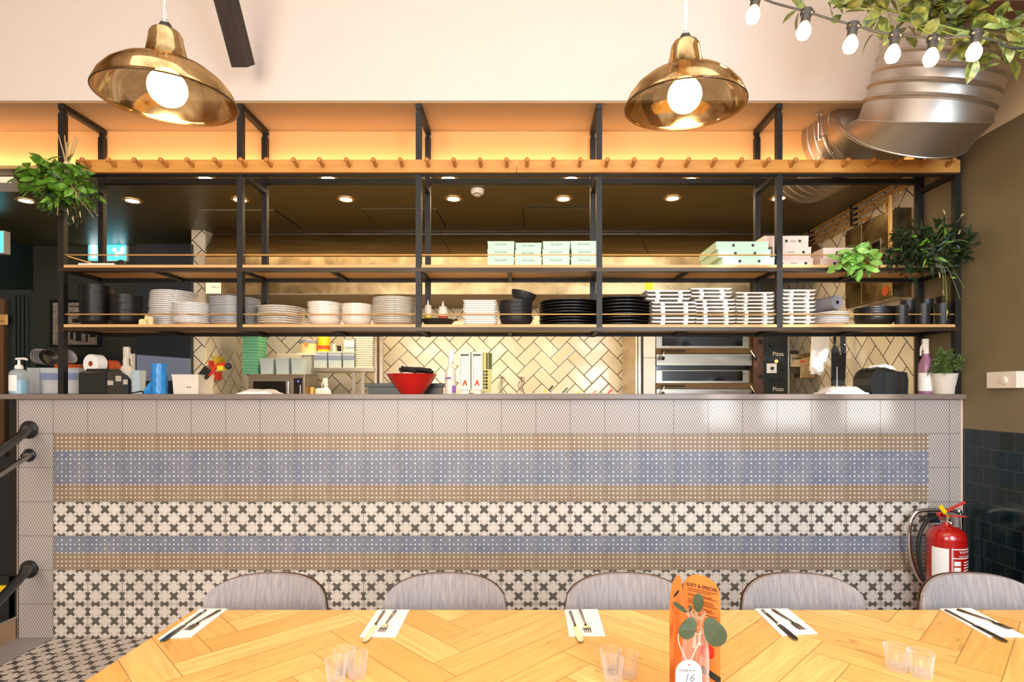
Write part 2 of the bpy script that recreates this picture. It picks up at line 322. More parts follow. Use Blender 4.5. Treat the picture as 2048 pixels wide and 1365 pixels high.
# ---------------------------------------------------------------- mesh helpers
class MB:
    def __init__(s): s.v = []; s.f = []
    def add(s, vs, fs):
        o = len(s.v); s.v += [tuple(v) for v in vs]; s.f += [tuple(i+o for i in f) for f in fs]; return s
    def box(s, x0, x1, y0, y1, z0, z1, bev=0):
        if bev <= 0:
            vs = [(x, y, z) for z in (z0, z1) for y in (y0, y1) for x in (x0, x1)]
            return s.add(vs, [(0, 2, 3, 1), (4, 5, 7, 6), (0, 1, 5, 4), (2, 6, 7, 3), (0, 4, 6, 2), (1, 3, 7, 5)])
        b = min(bev, (x1-x0)/2.01, (y1-y0)/2.01, (z1-z0)/2.01)
        pts = []; n = 3
        cs = []
        for (sx, sy, a0) in ((1, 1, 0), (0, 1, 90), (0, 0, 180), (1, 0, 270)):
            for k in range(n+1):
                a = math.radians(a0+90*k/n); cs.append(((x1-b if sx else x0+b), (y1-b if sy else y0+b), math.cos(a), math.sin(a)))
        rings = []
        for (zz, ins) in ((z0, b), (z0+b*.3, b*.3), (z0+b, 0), (z1-b, 0), (z1-b*.3, b*.3), (z1, b)):
            rings.append([(cx+c*(b-ins), cy+sn*(b-ins), zz) for cx, cy, c, sn in cs])
        m = len(cs); vs = [p for r in rings for p in r]; fs = []
        for i in range(len(rings)-1):
            for j in range(m): fs.append((i*m+j, i*m+(j+1) % m, (i+1)*m+(j+1) % m, (i+1)*m+j))
        fs.append(tuple(range(m))[::-1]); fs.append(tuple((len(rings)-1)*m+j for j in range(m)))
        return s.add(vs, fs)
    def lathe(s, prof, c=(0, 0, 0), n=32, axis=None, cap=True):
        c = Vector(c); q = Vector((0, 0, 1)).rotation_difference(Vector(axis).normalized()) if axis is not None else None
        vs = []; fs = []
        for r, h in prof:
            for k in range(n):
                a = 2*math.pi*k/n; p = Vector((r*math.cos(a), r*math.sin(a), h))
                if q: p = q@p
                vs.append(p+c)
        for i in range(len(prof)-1):
            for k in range(n): fs.append((i*n+k, i*n+(k+1) % n, (i+1)*n+(k+1) % n, (i+1)*n+k))
        if cap:
            if prof[0][0] > 1e-5: fs.append(tuple(range(n))[::-1])
            if prof[-1][0] > 1e-5: fs.append(tuple((len(prof)-1)*n+k for k in range(n)))
        return s.add(vs, fs)
    def cyl(s, p0, p1, r0, r1=None, n=16):
        p0 = Vector(p0); p1 = Vector(p1); r1 = r0 if r1 is None else r1
        return s.lathe([(r0, 0), (r1, (p1-p0).length)], p0, n, p1-p0)
    def ball(s, c, r, n=16, sz=1):
        m = max(6, n//2); return s.lathe([(r*math.sin(math.pi*i/m)+1e-6*(i in (0, m)), -r*sz*math.cos(math.pi*i/m)) for i in range(m+1)], c, n)
    def tube(s, pts, r, n=8, closed=False, sq=False):
        pts = [Vector(p) for p in pts]; N = len(pts); vs = []; fs = []; up = Vector((0, 0, 1)); prev = None
        for i, p in enumerate(pts):
            a = pts[(i-1) % N] if (closed or i > 0) else p; b = pts[(i+1) % N] if (closed or i < N-1) else p
            d = (b-a).normalized()
            if prev is None:
                u = d.orthogonal().normalized() if abs(d.z) > .95 else d.cross(up).normalized()
            else:
                u = (prev-d*prev.dot(d)).normalized()
            prev = u; v = d.cross(u)
            rr = r[i] if isinstance(r, (list, tuple)) else r
            for k in range(n):
                t = 2*math.pi*(k+(.5 if sq else 0))/n; vs.append(p+u*math.cos(t)*rr+v*math.sin(t)*rr)
        M_ = N if closed else N-1
        for i in range(M_):
            for k in range(n):
                j = (i+1) % N; fs.append((i*n+k, i*n+(k+1) % n, j*n+(k+1) % n, j*n+k))
        if not closed: fs.append(tuple(range(n))[::-1]); fs.append(tuple((N-1)*n+k for k in range(n)))
        return s.add(vs, fs)
    def beam(s, p0, p1, w, h=None, up=(0, 0, 1)):
        p0 = Vector(p0); p1 = Vector(p1); h = h or w; d = (p1-p0).normalized(); u = d.cross(Vector(up))
        u = u.normalized() if u.length > 1e-4 else Vector((1, 0, 0)); v = u.cross(d)
        vs = [p+u*a*w/2+v*b*h/2 for p in (p0, p1) for a, b in ((-1, -1), (1, -1), (1, 1), (-1, 1))]
        return s.add(vs, [(3, 2, 1, 0), (4, 5, 6, 7), (0, 1, 5, 4), (1, 2, 6, 5), (2, 3, 7, 6), (3, 0, 4, 7)])
    def prism(s, poly, off):
        """poly: list of 3D points, off: extrusion vector"""
        off = Vector(off); n = len(poly); vs = [Vector(p) for p in poly]+[Vector(p)+off for p in poly]
        return s.add(vs, [tuple(range(n))[::-1], tuple(range(n, 2*n))]+[(i, (i+1) % n, n+(i+1) % n, n+i) for i in range(n)])
    def leaf(s, p, d, nrm, L, W, fold=.25, curl=.2):
        p = Vector(p); d = Vector(d).normalized(); nrm = Vector(nrm); sd = d.cross(nrm)
        sd = sd.normalized() if sd.length > 1e-4 else d.orthogonal().normalized(); nn = sd.cross(d).normalized()
        vs = []; prof = ((0, .06), (.2, .7), (.45, 1), (.72, .72), (1, .04))
        for t, wd in prof:
            c = p+d*L*t-nn*curl*L*t*t
            for k in (-1, 0, 1): vs.append(c+sd*k*wd*W/2+nn*abs(k)*fold*W*wd*.5)
        return s.add(vs, [(i*3+k, i*3+k+1, i*3+k+4, i*3+k+3) for i in range(4) for k in (0, 1)])
    def build(s, name, m, parent=None, smooth=False, origin=None):
        base = wloc(parent) if parent else Vector(origin or (0, 0, 0))
        me = bpy.data.meshes.new(name); me.from_pydata([tuple(Vector(v)-base) for v in s.v], [], s.f); me.update()
        me.materials.append(M[m] if isinstance(m, str) else m)
        if smooth:
            me.polygons.foreach_set('use_smooth', [True]*len(me.polygons))
            try: me.set_sharp_from_angle(angle=math.radians(38))
            except Exception: pass
        o = bpy.data.objects.new(name, me); C.objects.link(o)
        if parent: o.parent = parent
        else: o.location = base
        return o
def tag(o, label=None, cat=None, group=None, kind=None):
    if label: o['label'] = label
    if cat: o['category'] = cat
    if group: o['group'] = group
    if kind: o['kind'] = kind
    return o
def thing(name, label, cat, loc, group=None):
    o = bpy.data.objects.new(name, None); o.empty_display_size = .05; C.objects.link(o); o.location = loc
    return tag(o, label, cat, group)
def struct(name, mb, m, smooth=False): return tag(mb.build(name, m, smooth=smooth), kind='structure')
def dup(root, loc, label, rotz=None, group=None):
    def rec(o, par):
        c = o.copy(); C.objects.link(c)
        if par: c.parent = par
        for ch in o.children: rec(ch, c)
        return c
    kids = None
    r = rec(root, None); r.location = loc; r['label'] = label
    if rotz is not None: r.rotation_euler = (0, 0, rotz)
    if group: r['group'] = group
    return r
def text(name, body, size, loc, rot, m, parent=None, label=None, ext=.0006, align='CENTER', shear=0, sx=1):
    c = bpy.data.curves.new(name, 'FONT'); c.body = body; c.size = size; c.align_x = align; c.align_y = 'CENTER'; c.extrude = ext; c.resolution_u = 3; c.shear = shear
    t = bpy.data.objects.new(name, c); C.objects.link(t)
    bpy.context.view_layer.update()
    me = bpy.data.meshes.new_from_object(t); bpy.data.objects.remove(t)
    me.materials.clear(); me.materials.append(M[m])
    o = bpy.data.objects.new(name, me); C.objects.link(o)
    if parent: o.parent = parent; o.location = Vector(loc)-wloc(parent)
    else: o.location = loc
    o.rotation_euler = rot; o.scale = (sx, 1, 1)
    if label: o['label'] = label
    return o
def smoothpath(p, k=6):
    p = [Vector(a) for a in p]; q = [p[0]]+p+[p[-1]]; out = []
    for i in range(1, len(q)-2):
        for s in range(k):
            u = s/k; a, b, c, d = q[i-1], q[i], q[i+1], q[i+2]
            out.append(.5*((2*b)+(c-a)*u+(2*a-5*b+4*c-d)*u*u+(3*b-a-3*c+d)*u**3))
    return out+[p[-1]]
FR = (math.pi/2, 0, 0)
ORD = ['topmost', 'second', 'third', 'fourth', 'fifth', 'sixth', 'seventh', 'eighth', 'ninth', 'tenth', 'eleventh', 'twelfth', 'thirteenth', 'fourteenth', 'fifteenth', 'sixteenth', 'seventeenth', 'eighteenth', 'nineteenth', 'twentieth']
def from_top(i, n):
    if i == 0: return 'topmost'
    if i == n-1: return 'lowest'
    return ORD[i]+' from top'

Y0 = 3.30; YR = 3.66; YT = 3.27; YB = 5.70; RW = 2.538
ZC = 2.888; ZS = 3.12
# ================================================================ THE SETTING
struct('floor', MB().add([(-6, -2.4, 0), (RW, -2.4, 0), (RW, 5.75, 0), (-6, 5.75, 0)], [(0, 1, 2, 3)]), 'floor')
# upper wall of the dining room above the opening, its soffit and the drop behind it
struct('wall_front', MB().box(-6, RW, Y0, YR+.35, ZS, 4.5), 'white')
struct('trim_1', MB().box(-6, RW, Y0+.004, YR, ZS-.012, ZS-.001), 'soffit')  # dimmer light on this underside is put into its browner colour
struct('wall_drop', MB().box(-6, RW, YR, YR+.06, ZC, ZS-.013), 'cream')
struct('ceiling_kitchen', MB().box(-6, RW, YR+.005, YB+.1, ZC-.02, ZC-.001), 'kceil')
struct('ceiling', MB().box(-6, RW, -2.4, Y0, 4.5, 4.6), 'white')
struct('wall_right', MB().box(RW, RW+.1, -2.4, X(1827, 1) and RW*F/(1827-CX), 0, 4.5), 'green')
YK = RW*F/(1827-CX)
struct('wall_kitchen_right', MB().box(RW+.002, RW+.1, YK, YB, 0, ZC-.02), 'kside')
struct('wall_back', MB().box(-2.834, RW, YB, YB+.1, 0, 2.275), 'kback')
struct('wall_upper', MB().box(-2.834, RW, YB+.002, YB+.1, 2.275, ZC-.021), 'kceil')
struct('wall_left', MB().box(-6.1, -6, -2.4, YB, 0, 4.5), 'white')
# tiled stub wall at the left end of the cook line: front face and flank
struct('trim_2', MB().box(-2.955, -2.836, 5.04, YB, 0, ZC-.022), 'kback')
struct('trim_3', MB().box(-2.836, -2.832, 5.05, YB-.001, 0, ZC-.022), 'kside')
# wall behind the camera; its assumed opening is laid out to shape the sun patches
wb = MB(); wx0, wx1, wz0, wz1 = -1.0, .15, 2.62, 3.72
for b in ((-6, wx0, 0, 4.5), (wx1, RW, 0, 4.5), (wx0, wx1, 0, wz0), (wx0, wx1, wz1, 4.5)): wb.box(b[0], b[1], -2.5, -2.4, b[2], b[3])
struct('wall_behind', wb, 'white')
wf = MB()
for a, b in ((wx0, -.968), (-.794, -.626), (-.336, -.162), (.119, wx1)): wf.box(a, b, -2.46, -2.42, wz0, wz1)
wf.box(wx0, wx1, -2.46, -2.42, wz0, wz0+.05).box(wx0, wx1, -2.46, -2.42, wz1-.05, wz1)
struct('assumed_window_1', wf, 'black')
# far left: hall beyond the bar
YL = 5.6
struct('wall_hall', MB().box(-6, -2.957, YL, YL+.1, 0, ZC-.02), 'olive')
struct('wall_hall_side', MB().box(-4.9, -4.84, 3.75, YL, 0, ZC-.02), 'dark')

def door():
    yd = 4.1
    t = thing('door_panel', 'dark panelled door with brass lock at the left edge behind the bar', 'door', (X(40, yd), yd+.05, 0))
    MB().box(X(-60, yd), X(62, yd), yd, yd+.04, 0.12, Z(580, yd)).build('door_leaf', 'teal', t)
    gr = MB()
    for px in (30, 38, 46, 54): gr.box(X(px, yd), X(px+4, yd), yd-.012, yd, .3, Z(590, yd))
    gr.build('moulding', 'teal', t)
    MB().box(X(5, yd), X(15, yd), yd-.03, yd-.001, .12, Z(600, yd)).build('edge_strip', 'door', t)
    lk = MB().box(X(9, yd), X(25, yd), yd-.045, yd-.031, Z(652, yd), Z(631, yd), .004).build('lock_plate', 'brass', t)
    MB().cyl((X(17, yd), yd-.07, Z(642, yd)), (X(17, yd), yd-.046, Z(642, yd)), .012).build('keyhole', 'brass', lk)
door()
# ---------------------------------------------------------------- serving counter
t = thing('serving_counter', 'long bar counter faced in patterned grey, blue and cream cement tiles', 'counter', (0, 3.45, 0))
MB().box(-2.936, RW-.001, Y0, 3.62, 0, 1.386).build('tiled_front', 'counter', t)
MB().box(-2.945, -2.937, Y0-.004, Y0+.02, 0, 1.386).build('edge_trim', 'chrome', t)
MB().box(RW-.012, RW-.002, Y0-.004, Y0-.001, 0, 1.386).build('edge_trim', 'rose_p', t)
tag(MB().box(-3.4, X(1950, YT), YT, 3.78, 1.387, 1.4165, .003).build('worktop', 'worktop', origin=(0, 3.5, 1.387)), 'long dark grey worktop lying along the top of the tiled counter', 'worktop')
WT = 1.4165
# ---------------------------------------------------------------- shelf frame
t = thing('shelf_rack', 'long black steel rack with two wooden shelves standing over the bar counter', 'shelving', (-.1, Y0+.18, WT))
FX = [X(p, Y0+.02) for p in (126, 482, 838, 1198, 1557, 1912)]
s2 = .0165; YF = Y0+.02; Z1 = 2.168; Z2 = 1.822
for i, x in enumerate(FX):
    zb = WT+.001 if i in (0, 5) else Z2-.042
    MB().box(x-s2, x+s2, YF-s2, YF+s2, zb, ZS-.07).build('post', 'black', t)
    MB().box(x-s2*.75, x+s2*.75, YF-s2*.75, YF+s2*.75, ZS-.07, ZS-.014).build('post_sleeve', 'black', t)
    MB().box(x-s2, x+s2, YR-.03-s2, YR-.03+s2, (WT+.001 if i == 5 else Z2-.042), ZS-.07).build('post', 'black', t)
    MB().box(x-s2*.75, x+s2*.75, YR-.03-s2*.75, YR-.03+s2*.75, ZS-.07, ZS-.014).build('post_sleeve', 'black', t)
    MB().box(x-s2, x+s2, YF-s2, YR-.03+s2, ZS-.045, ZS-.014).build('top_bar', 'black', t)
    MB().box(x-s2, x+s2, YF+s2, YR-.03-s2, 2.690, 2.715).build('depth_bar', 'black', t)
for nm, zz in (('shelf', Z1), ('shelf', Z2)):
    for yy in (YF, YR-.03):
        MB().box(FX[0]-s2, FX[5]+s2, yy-s2-.001, yy+s2+.001, zz-.038, zz-.0165).build('shelf_beam', 'beam_lit' if yy == YF else 'black', t)  # warm reflected light on the front beam is put into its brown colour
    xs = []
    for i in range(5): xs += [FX[i], (FX[i]+FX[i+1])/2]
    for x in xs+[FX[5]]: MB().box(x-.012, x+.012, YF+s2+.002, YR-.03-s2-.002, zz-.036, zz-.0165).build('shelf_joist', 'black', t)
    for i in range(5):
        MB().box(FX[i]+s2+.001, FX[i+1]-s2-.001, YF-s2, YR-.03+s2, zz-.016, zz).build('shelf_board', 'shelf', t)
    rz = zz+(.06)
    for i in range(5): MB().cyl((FX[i]+s2, YF-.004, rz), (FX[i+1]-s2, YF-.004, rz), .004, n=8).build('guard_rod', 'brass', t)
    MB().cyl((FX[0]+.003, YF, rz), (FX[0]+.003, YR-.05, rz), .004, n=8).build('guard_rod', 'brass', t)
MB().box(FX[0]-s2, FX[5]+s2, YF-s2-.002, YF+s2, 2.690, 2.702).build('rail_beam', 'black', t)
MB().box(FX[0]-s2, FX[5]+s2, YR-.03-s2-.001, YR-.03+s2+.001, 2.755, 2.785).build('rear_beam', 'black', t)
# ---------------------------------------------------------------- peg rail
t = thing('peg_rail', 'long oak coat peg rail fixed across the front of the black rack', 'peg rail', (0, YF-.02, 2.74))
yr = YF-s2-.004
z0, z1 = Z(344.5, yr-.02), Z(319, yr-.02)
x0, xm, x1 = X(151, yr-.02), X(1033, yr-.02), X(1921, yr-.02)
MB().box(x0, xm-.0012, yr-.02, yr, z0, z1, .002).build('rail_board', 'peg', t)
MB().box(xm+.0012, x1, yr-.02, yr, z0, z1, .002).build('rail_board', 'peg', t)
pegs = [163, 215, 267, 320, 373, 428, 480, 532, 586, 638, 692, 746, 800, 853, 907, 960, 1013, 1054, 1107, 1161, 1215, 1269, 1323, 1378, 1431, 1484, 1538, 1592, 1645, 1698, 1750, 1804, 1857, 1910]
pb = None
for px in pegs:
    xe = (px-CX)/F*(yr-.085)
    if pb is None:
        m_ = MB(); m_.lathe([(.0095, 0), (.0115, .012), (.010, .03), (.0065, .045), (.012, .052), (.0145, .060), (.012, .068), (.003, .074)], (xe, yr-.02, 2.731), 14, (0, -1, .22))
        pb = m_.build('peg', 'pegd', t, smooth=True); pbx = xe
    else:
        c = pb.copy(); C.objects.link(c); c.parent = t; c.location = pb.location+Vector((xe-pbx, 0, 0))
# ---------------------------------------------------------------- pendants
def pendant(px, py, Y, label, up=.002):
    x, z = X(px, Y), Z(py, Y)        # centre of the rim
    t = thing('pendant_lamp', label, 'lamp', (x, Y, z))
    R = .166
    pr = [(R, 0), (R*1.005, .004), (R*.985, .011), (R*.93, .031), (R*.82, .054), (R*.66, .075), (R*.48, .089), (R*.34, .096), (R*.31, .102), (R*.285, .118), (R*.245, .150), (R*.235, .164), (R*.20, .174), (.012, .178)]
    MB().lathe(pr, (x, Y, z), 64, cap=False).build('lamp_shade', 'gold', t, smooth=True)
    MB().tube([(x+R*math.cos(a*math.pi/24), Y+R*math.sin(a*math.pi/24), z) for a in range(48)], .0022, 8, True).build('shade_rim', 'shadeback', t, smooth=True)
    b = MB().ball((x, Y, z+.030), .047, 24).build('bulb', 'bulb', t, smooth=True)
    MB().lathe([(.026, .042), (.018, .06), (.016, .10)], (x, Y, z+.030), 16).build('bulb_neck', 'pot', t, smooth=True)
    MB().lathe([(.020, 0), (.022, .03), (.020, .06), (.012, .075)], (x, Y, z+.12), 16).build('lamp_holder', 'black', t, smooth=True)
    MB().lathe([(.012, 0), (.012, .02), (.005, .03)], (x, Y, z+.176), 12).build('cord_grip', 'chrome', t, smooth=True)
    f = MB()
    for ph in (0, math.pi): f.tube([(x+.0028*math.cos(k*.6+ph), Y+.0028*math.sin(k*.6+ph), z+.200+k*.012) for k in range(180)], .0024, 5)
    f.build('flex', 'rope', t, smooth=True)
    light('bulb_light', 'POINT', (x, Y, z-.035), 5.5, (1.0, .76, .48), .05, parent=t)
    t.rotation_euler = (.055, 0, 0)
pendant(336, 200, 1.50, 'smoky gold glass pendant lamp hanging at the left above the table')
pendant(1369, 213, 1.60, 'smoky gold glass pendant lamp hanging at the right beside the fairy lights')
# ---------------------------------------------------------------- timber brace
p0 = Vector((X(487, 3.12), 3.12, Z(132, 3.12))); d = Vector((0, -.60, .80))
MB_ = MB().beam(p0, p0+d*1.6, .085, .11, up=(0, 1, 0)); o = MB_.build('timber_brace', 'beam', origin=p0)
tag(o, 'dark rough timber beam slanting up against the cream wall at the top', 'beam')
# ---------------------------------------------------------------- air duct
def duct():
    E = Vector((2.10, 2.975, 2.919)); up = Vector((.12, -.36, .92)).normalized()
    t = thing('air_duct', 'large ribbed galvanised ventilation duct bending down into the wall', 'duct', (E.x, E.y, E.z))
    def sweep(rings, n=40):
        m = MB(); vs = []; fs = []
        for (p, dd, r) in rings:
            dd = Vector(dd).normalized(); u = Vector((1, 0, 0)); u = (u-dd*u.dot(dd)).normalized(); v = dd.cross(u)
            for k in range(n):
                a = 2*math.pi*k/n; vs.append(Vector(p)+u*math.cos(a)*r+v*math.sin(a)*r)
        for i in range(len(rings)-1):
            for k in range(n): fs.append((i*n+k, i*n+(k+1) % n, (i+1)*n+(k+1) % n, (i+1)*n+k))
        return m.add(vs, fs)
    R = .297
    # upper ribbed run
    rg = []; L = 1.15; a0 = .10
    k = .0
    while k < L:
        for dd_, rr in ((0, R), (.006, R+.006), (.012, R+.009), (.018, R+.006), (.024, R), (.062, R+.001)): rg.append((E+up*(k+dd_), up, rr))
        k += .066
    sweep(rg).build('ribbed_pipe', 'duct', t, smooth=True)
    # mitred elbow: gores between oval cuts, each given by its front and back point
    cuts = [None, (2.09, 2.715, 2.713, 3.27, 3.00), (2.09, 2.90, 2.622, 3.36, 3.06), (2.11, 3.20, 2.778, 3.42, 3.20), (2.10, 3.45, 2.785, 3.45, 3.345)]
    n = 48; m = MB(); vs = []; fs = []; seam = MB(); rr = (.297, .300, .302, .295, .283)
    uu = Vector((1, 0, 0)); uu = (uu-up*uu.dot(up)).normalized(); vv = up.cross(uu)
    for cut, rx in zip(cuts, rr):
        if cut is None: c = E; ux = uu*rx; v = vv*rx
        else:
            cx, ya_, za, yb_, zb = cut; c = Vector((cx, (ya_+yb_)/2, (za+zb)/2)); ux = Vector((rx, 0, 0)); v = Vector((0, (yb_-ya_)/2, (zb-za)/2))
        ring = [c+ux*math.cos(2*math.pi*k/n)+v*math.sin(2*math.pi*k/n) for k in range(n)]
        vs += ring; seam.tube([c+(p-c)*1.004 for p in ring], .0045, 6, True)
    for i in range(len(cuts)-1):
        for k in range(n): fs.append((i*n+k, i*n+(k+1) % n, (i+1)*n+(k+1) % n, (i+1)*n+k))
    m.add(vs, fs).build('elbow', 'duct', t, smooth=True)
    seam.build('elbow_seam', 'duct', t, smooth=True)
    G = Vector((2.10, 3.45, 3.065)); G2 = Vector((1.99, 4.10, 3.065)); dv = G2-G; rg = []
    for q in range(10):
        for dd_, r_ in ((0, 0), (.006, .006), (.012, .006), (.018, 0), (.05, 0)):
            tt = (q*.066+dd_)/.66; rg.append((G+dv*tt, dv, .283+r_))
    sweep(rg).build('ribbed_pipe', 'duct', t, smooth=True)
duct()
t = thing('hanger_rod', 'thin steel hanger rod with strap holding the duct under the soffit', 'rod', (X(1637, 3.42), 3.42, Z(280, 3.42)))
x = X(1637, 3.42)
MB().cyl((x, 3.42, Z(278, 3.42)), (x, 3.42, 3.107), .007, n=10).build('rod', 'chrome', t)
MB().cyl((x, 3.42, 3.095), (x, 3.42, 3.107), .022).cyl((x, 3.42, Z(278, 3.42)-.004), (x, 3.42, Z(278, 3.42)+.004), .016).build('rod_flange', 'chrome', t)
MB().tube([(x, 3.415, Z(276, 3.42)), (x+.035, 3.40, Z(274, 3.42)), (x+.04, 3.385, Z(295, 3.42)), (x+.05, 3.34, Z(318, 3.42))], .005, 6).build('strap', 'chrome', t)
# purlin at the top right
tag(MB().box(X(1868, 2.08), RW-.001, 2.02, 2.15, Z(48, 2.15), Z(-300, 2.15), .004).build('ceiling_purlin', 'shell', origin=(2.0, 2.1, 3)), 'pale painted beam crossing the top right corner above the ivy', 'beam')
# ---------------------------------------------------------------- table
TZ = .75
t = thing('dining_table', 'long dining table with a honey oak herringbone top in the foreground', 'table', (.5, 1.25, 0))
MB().box(-1.033, 2.10, .80, 1.772, TZ-.032, TZ, .003).build('tabletop', 'table', t)
for x in (-.9, 1.95):
    for y in (.9, 1.66): MB().box(x-.03, x+.03, y-.03, y+.03, 0, TZ-.033, .003).build('leg', 'black', t)
MB().box(-.86, 1.9, 1.62, 1.66, TZ-.10, TZ-.034).build('apron', 'black', t)
# chairs
def chair(x, y, label, rz=0):
    t = thing('dining_chair', label, 'chair', (x, y, 0), 'grey woven chairs along the far side of the table')
    def back(off, grow, th):
        m = MB(); NU, NV = 22, 8; vs = []; ztop = .812+grow
        for side in (0, 1):
            for i in range(NU+1):
                u = -1+2*i/NU; hw = .212+grow
                zt = ztop-.15*(1-(1-min(1, abs(u))**3.4)**(1/3.4))
                for j in range(NV+1):
                    v = j/NV; z = .43+(zt-.43)*v; wv = hw*(1-.10*max(0, .5-v))
                    yy = y+.055-.085*u*u+.05*(v-.6)+off+th*side
                    if side == 0 : yy += .006*(abs(u)**6+v**8)
                    vs.append((x+u*wv, yy, z))
        K = (NU+1)*(NV+1); g = lambda s, i, j: s*K+i*(NV+1)+j; fs = []
        for i in range(NU):
            for j in range(NV): fs += [(g(0, i, j), g(0, i+1, j), g(0, i+1, j+1), g(0, i, j+1)), (g(1, i, j), g(1, i, j+1), g(1, i+1, j+1), g(1, i+1, j))]
            fs += [(g(0, i, NV), g(0, i+1, NV), g(1, i+1, NV), g(1, i, NV)), (g(0, i, 0), g(1, i, 0), g(1, i+1, 0), g(0, i+1, 0))]
        for j in range(NV): fs += [(g(0, 0, j), g(0, 0, j+1), g(1, 0, j+1), g(1, 0, j)), (g(0, NU, j), g(1, NU, j), g(1, NU, j+1), g(0, NU, j+1))]
        return m.add(vs, fs)
    back(0, 0, .022).build('backrest', 'fabric', t, smooth=True)
    back(.024, .001, .008).build('back_shell', 'shell', t, smooth=True)
    MB().box(x-.21, x+.21, y-.37, y+.05, .415, .455, .018).build('seat', 'fabric', t, smooth=True)
    MB().box(x-.205, x+.205, y-.365, y+.06, .400, .4145, .006).build('seat_shell', 'shell', t)
    for sx in (-1, 1):
        for yy, dy in ((y-.32, -.03), (y+.02, .04)): MB().cyl((x+sx*.21, yy+dy, 0), (x+sx*.17, yy, .399), .010, .015, 12).build('leg', 'shell', t, smooth=True)
    return t
YC = 1.84
c0 = chair(X(525, YC), YC, 'grey woven dining chair at the far left end of the table')
for px, lb in ((888, 'grey woven dining chair second from the left behind the table'), (1255, 'grey woven dining chair directly behind the orange menu card'), (1612, 'grey woven dining chair just right of the orange menu card'), (1972, 'grey woven dining chair in front of the red fire extinguisher')):
    dup(c0, (X(px, YC), YC, 0), lb)
# place settings
def tp(px, py, dz=0): Y = TY(py, TZ+dz); return Vector((X(px, Y), Y, TZ+dz))
sets = [('leftmost place setting', [(402, 1220), (455, 1220), (383, 1276), (316, 1280)], (412, 1221), (322, 1284), (440, 1222), (372, 1262)),
 ('second place setting from the left', [(755, 1222), (819, 1222), (792, 1276), (719, 1276)], (769, 1223), (728, 1285), (791, 1223), (761, 1266)),
 ('place setting left of the menu card', [(1129, 1222), (1195, 1221), (1211, 1274), (1138, 1275)], (1140, 1224), (1162, 1285), (1160, 1222), (1177, 1267)),
 ('place setting right of the menu card', [(1509, 1220), (1576, 1220), (1635, 1269), (1563, 1274)], (1524, 1221), (1593, 1281), (1545, 1221), (1607, 1261)),
 ('rightmost place setting', [(1879, 1220), (1942, 1219), (2052, 1276), (1976, 1276)], (1890, 1221), (2014, 1285), (1915, 1221), (2025, 1260))]
rn = random.Random(3)
for nm, q, k0, k1, f0, f1 in sets:
    P = [tp(*a) for a in q]; c = sum(P, Vector())/4
    m = MB()
    for j in range(2): m.prism([p+(c-p)*(.01*j)+Vector((0, 0, .0008+j*.0015)) for p in P][::-1], (0, 0, .0012))
    o = m.build('paper_napkin', 'napkin', origin=c); tag(o, 'folded white paper napkin under the cutlery of the '+nm, 'napkin', 'white napkins along the table')
    a, b = tp(*k0, dz=.0045), tp(*k1, dz=.0045); d = (b-a); L = d.length; d.normalize(); sd = Vector((d.y, -d.x, 0))
    t = thing('table_knife', 'steel table knife on the napkin of the '+nm, 'knife', a, 'table knives on the napkins')
    h = MB(); h.tube([a+d*L*s for s in (0, .02, .2, .42, .47, .50)], [.003, .0052, .005, .0036, .0042, .003], 8); h.build('handle', 'cut', t, smooth=True)
    pl = [(.49, -.004), (.54, -.0085), (.75, -.010), (.93, -.010), (.985, -.006), (1.0, .002), (.97, .007), (.8, .009), (.54, .0075), (.49, .004)]
    MB().prism([a+d*L*s+sd*w_+Vector((0, 0, -.0012)) for s, w_ in pl], (0, 0, .0016)).build('blade', 'cut', t)
    a, b = tp(*f0, dz=.0045), tp(*f1, dz=.0045); d = (b-a); L = d.length; d.normalize(); sd = Vector((d.y, -d.x, 0))
    t = thing('table_fork', 'steel table fork on the napkin of the '+nm, 'fork', a, 'table forks on the napkins')
    up = Vector((0, 0, 1))
    MB().tube([a+d*L*s+up*hh for s, hh in ((0, 0), (.05, .001), (.3, .002), (.55, .004), (.68, .003))], [.0045, .0055, .004, .0022, .003], 8).build('handle', 'cut', t, smooth=True)
    hd = MB(); hd.prism([a+d*L*s+sd*w_+up*.0005 for s, w_ in ((.66, -.003), (.72, -.0095), (.82, -.0105), (.82, .0105), (.72, .0095), (.66, .003))], (0, 0, .0016)); hd.build('fork_head', 'cut', t)
    for k in range(4): MB().tube([a+d*L*.81+sd*(-.009+k*.006)+up*.0012, a+d*L*.92+sd*(-.009+k*.006)-up*.0005, a+d*L+sd*(-.0086+k*.0057)+up*.002], [.0016, .0015, .0008], 6).build('tine', 'cut', t)
# glasses
def tumbler(px, pyt, label, h=.056, r=.0255):
    Y = TY(pyt, TZ+h); x = X(px, Y)
    pr = [(.0002, .0), (r*.78, 0), (r*.80, .004), (r*.84, .02), (r*.93, h*.8), (r, h), (r*.955, h), (r*.88, h*.8), (r*.76, .016), (r*.70, .011), (.0002, .011)]
    m = MB(); n = 40; m.lathe(pr, (x, Y, TZ+.0006), n, cap=False)
    for i, v in enumerate(m.v):      # flutes on the lower wall
        row = i//n
        if row in (2, 3):
            k = i % n; a = 2*math.pi*k/n; f = 1-.035*abs(math.sin(a*5)); m.v[i] = (x+(v[0]-x)*f, Y+(v[1]-Y)*f, v[2])
    o = m.build('glass_tumbler', 'glass', smooth=True, origin=(x, Y, TZ)); tag(o, label, 'glass', 'small clear tumblers on the table')
tumbler(689, 1299, 'small clear tumbler at the back of the left trio of glasses')
tumbler(714, 1308, 'small clear tumbler at the right of the left trio of glasses')
tumbler(672, 1318, 'small clear tumbler at the front of the left trio of glasses')
tumbler(1220, 1299, 'small clear tumbler at the back of the trio beside the menu card')
tumbler(1257, 1307, 'small clear tumbler of the trio nearest the menu card')
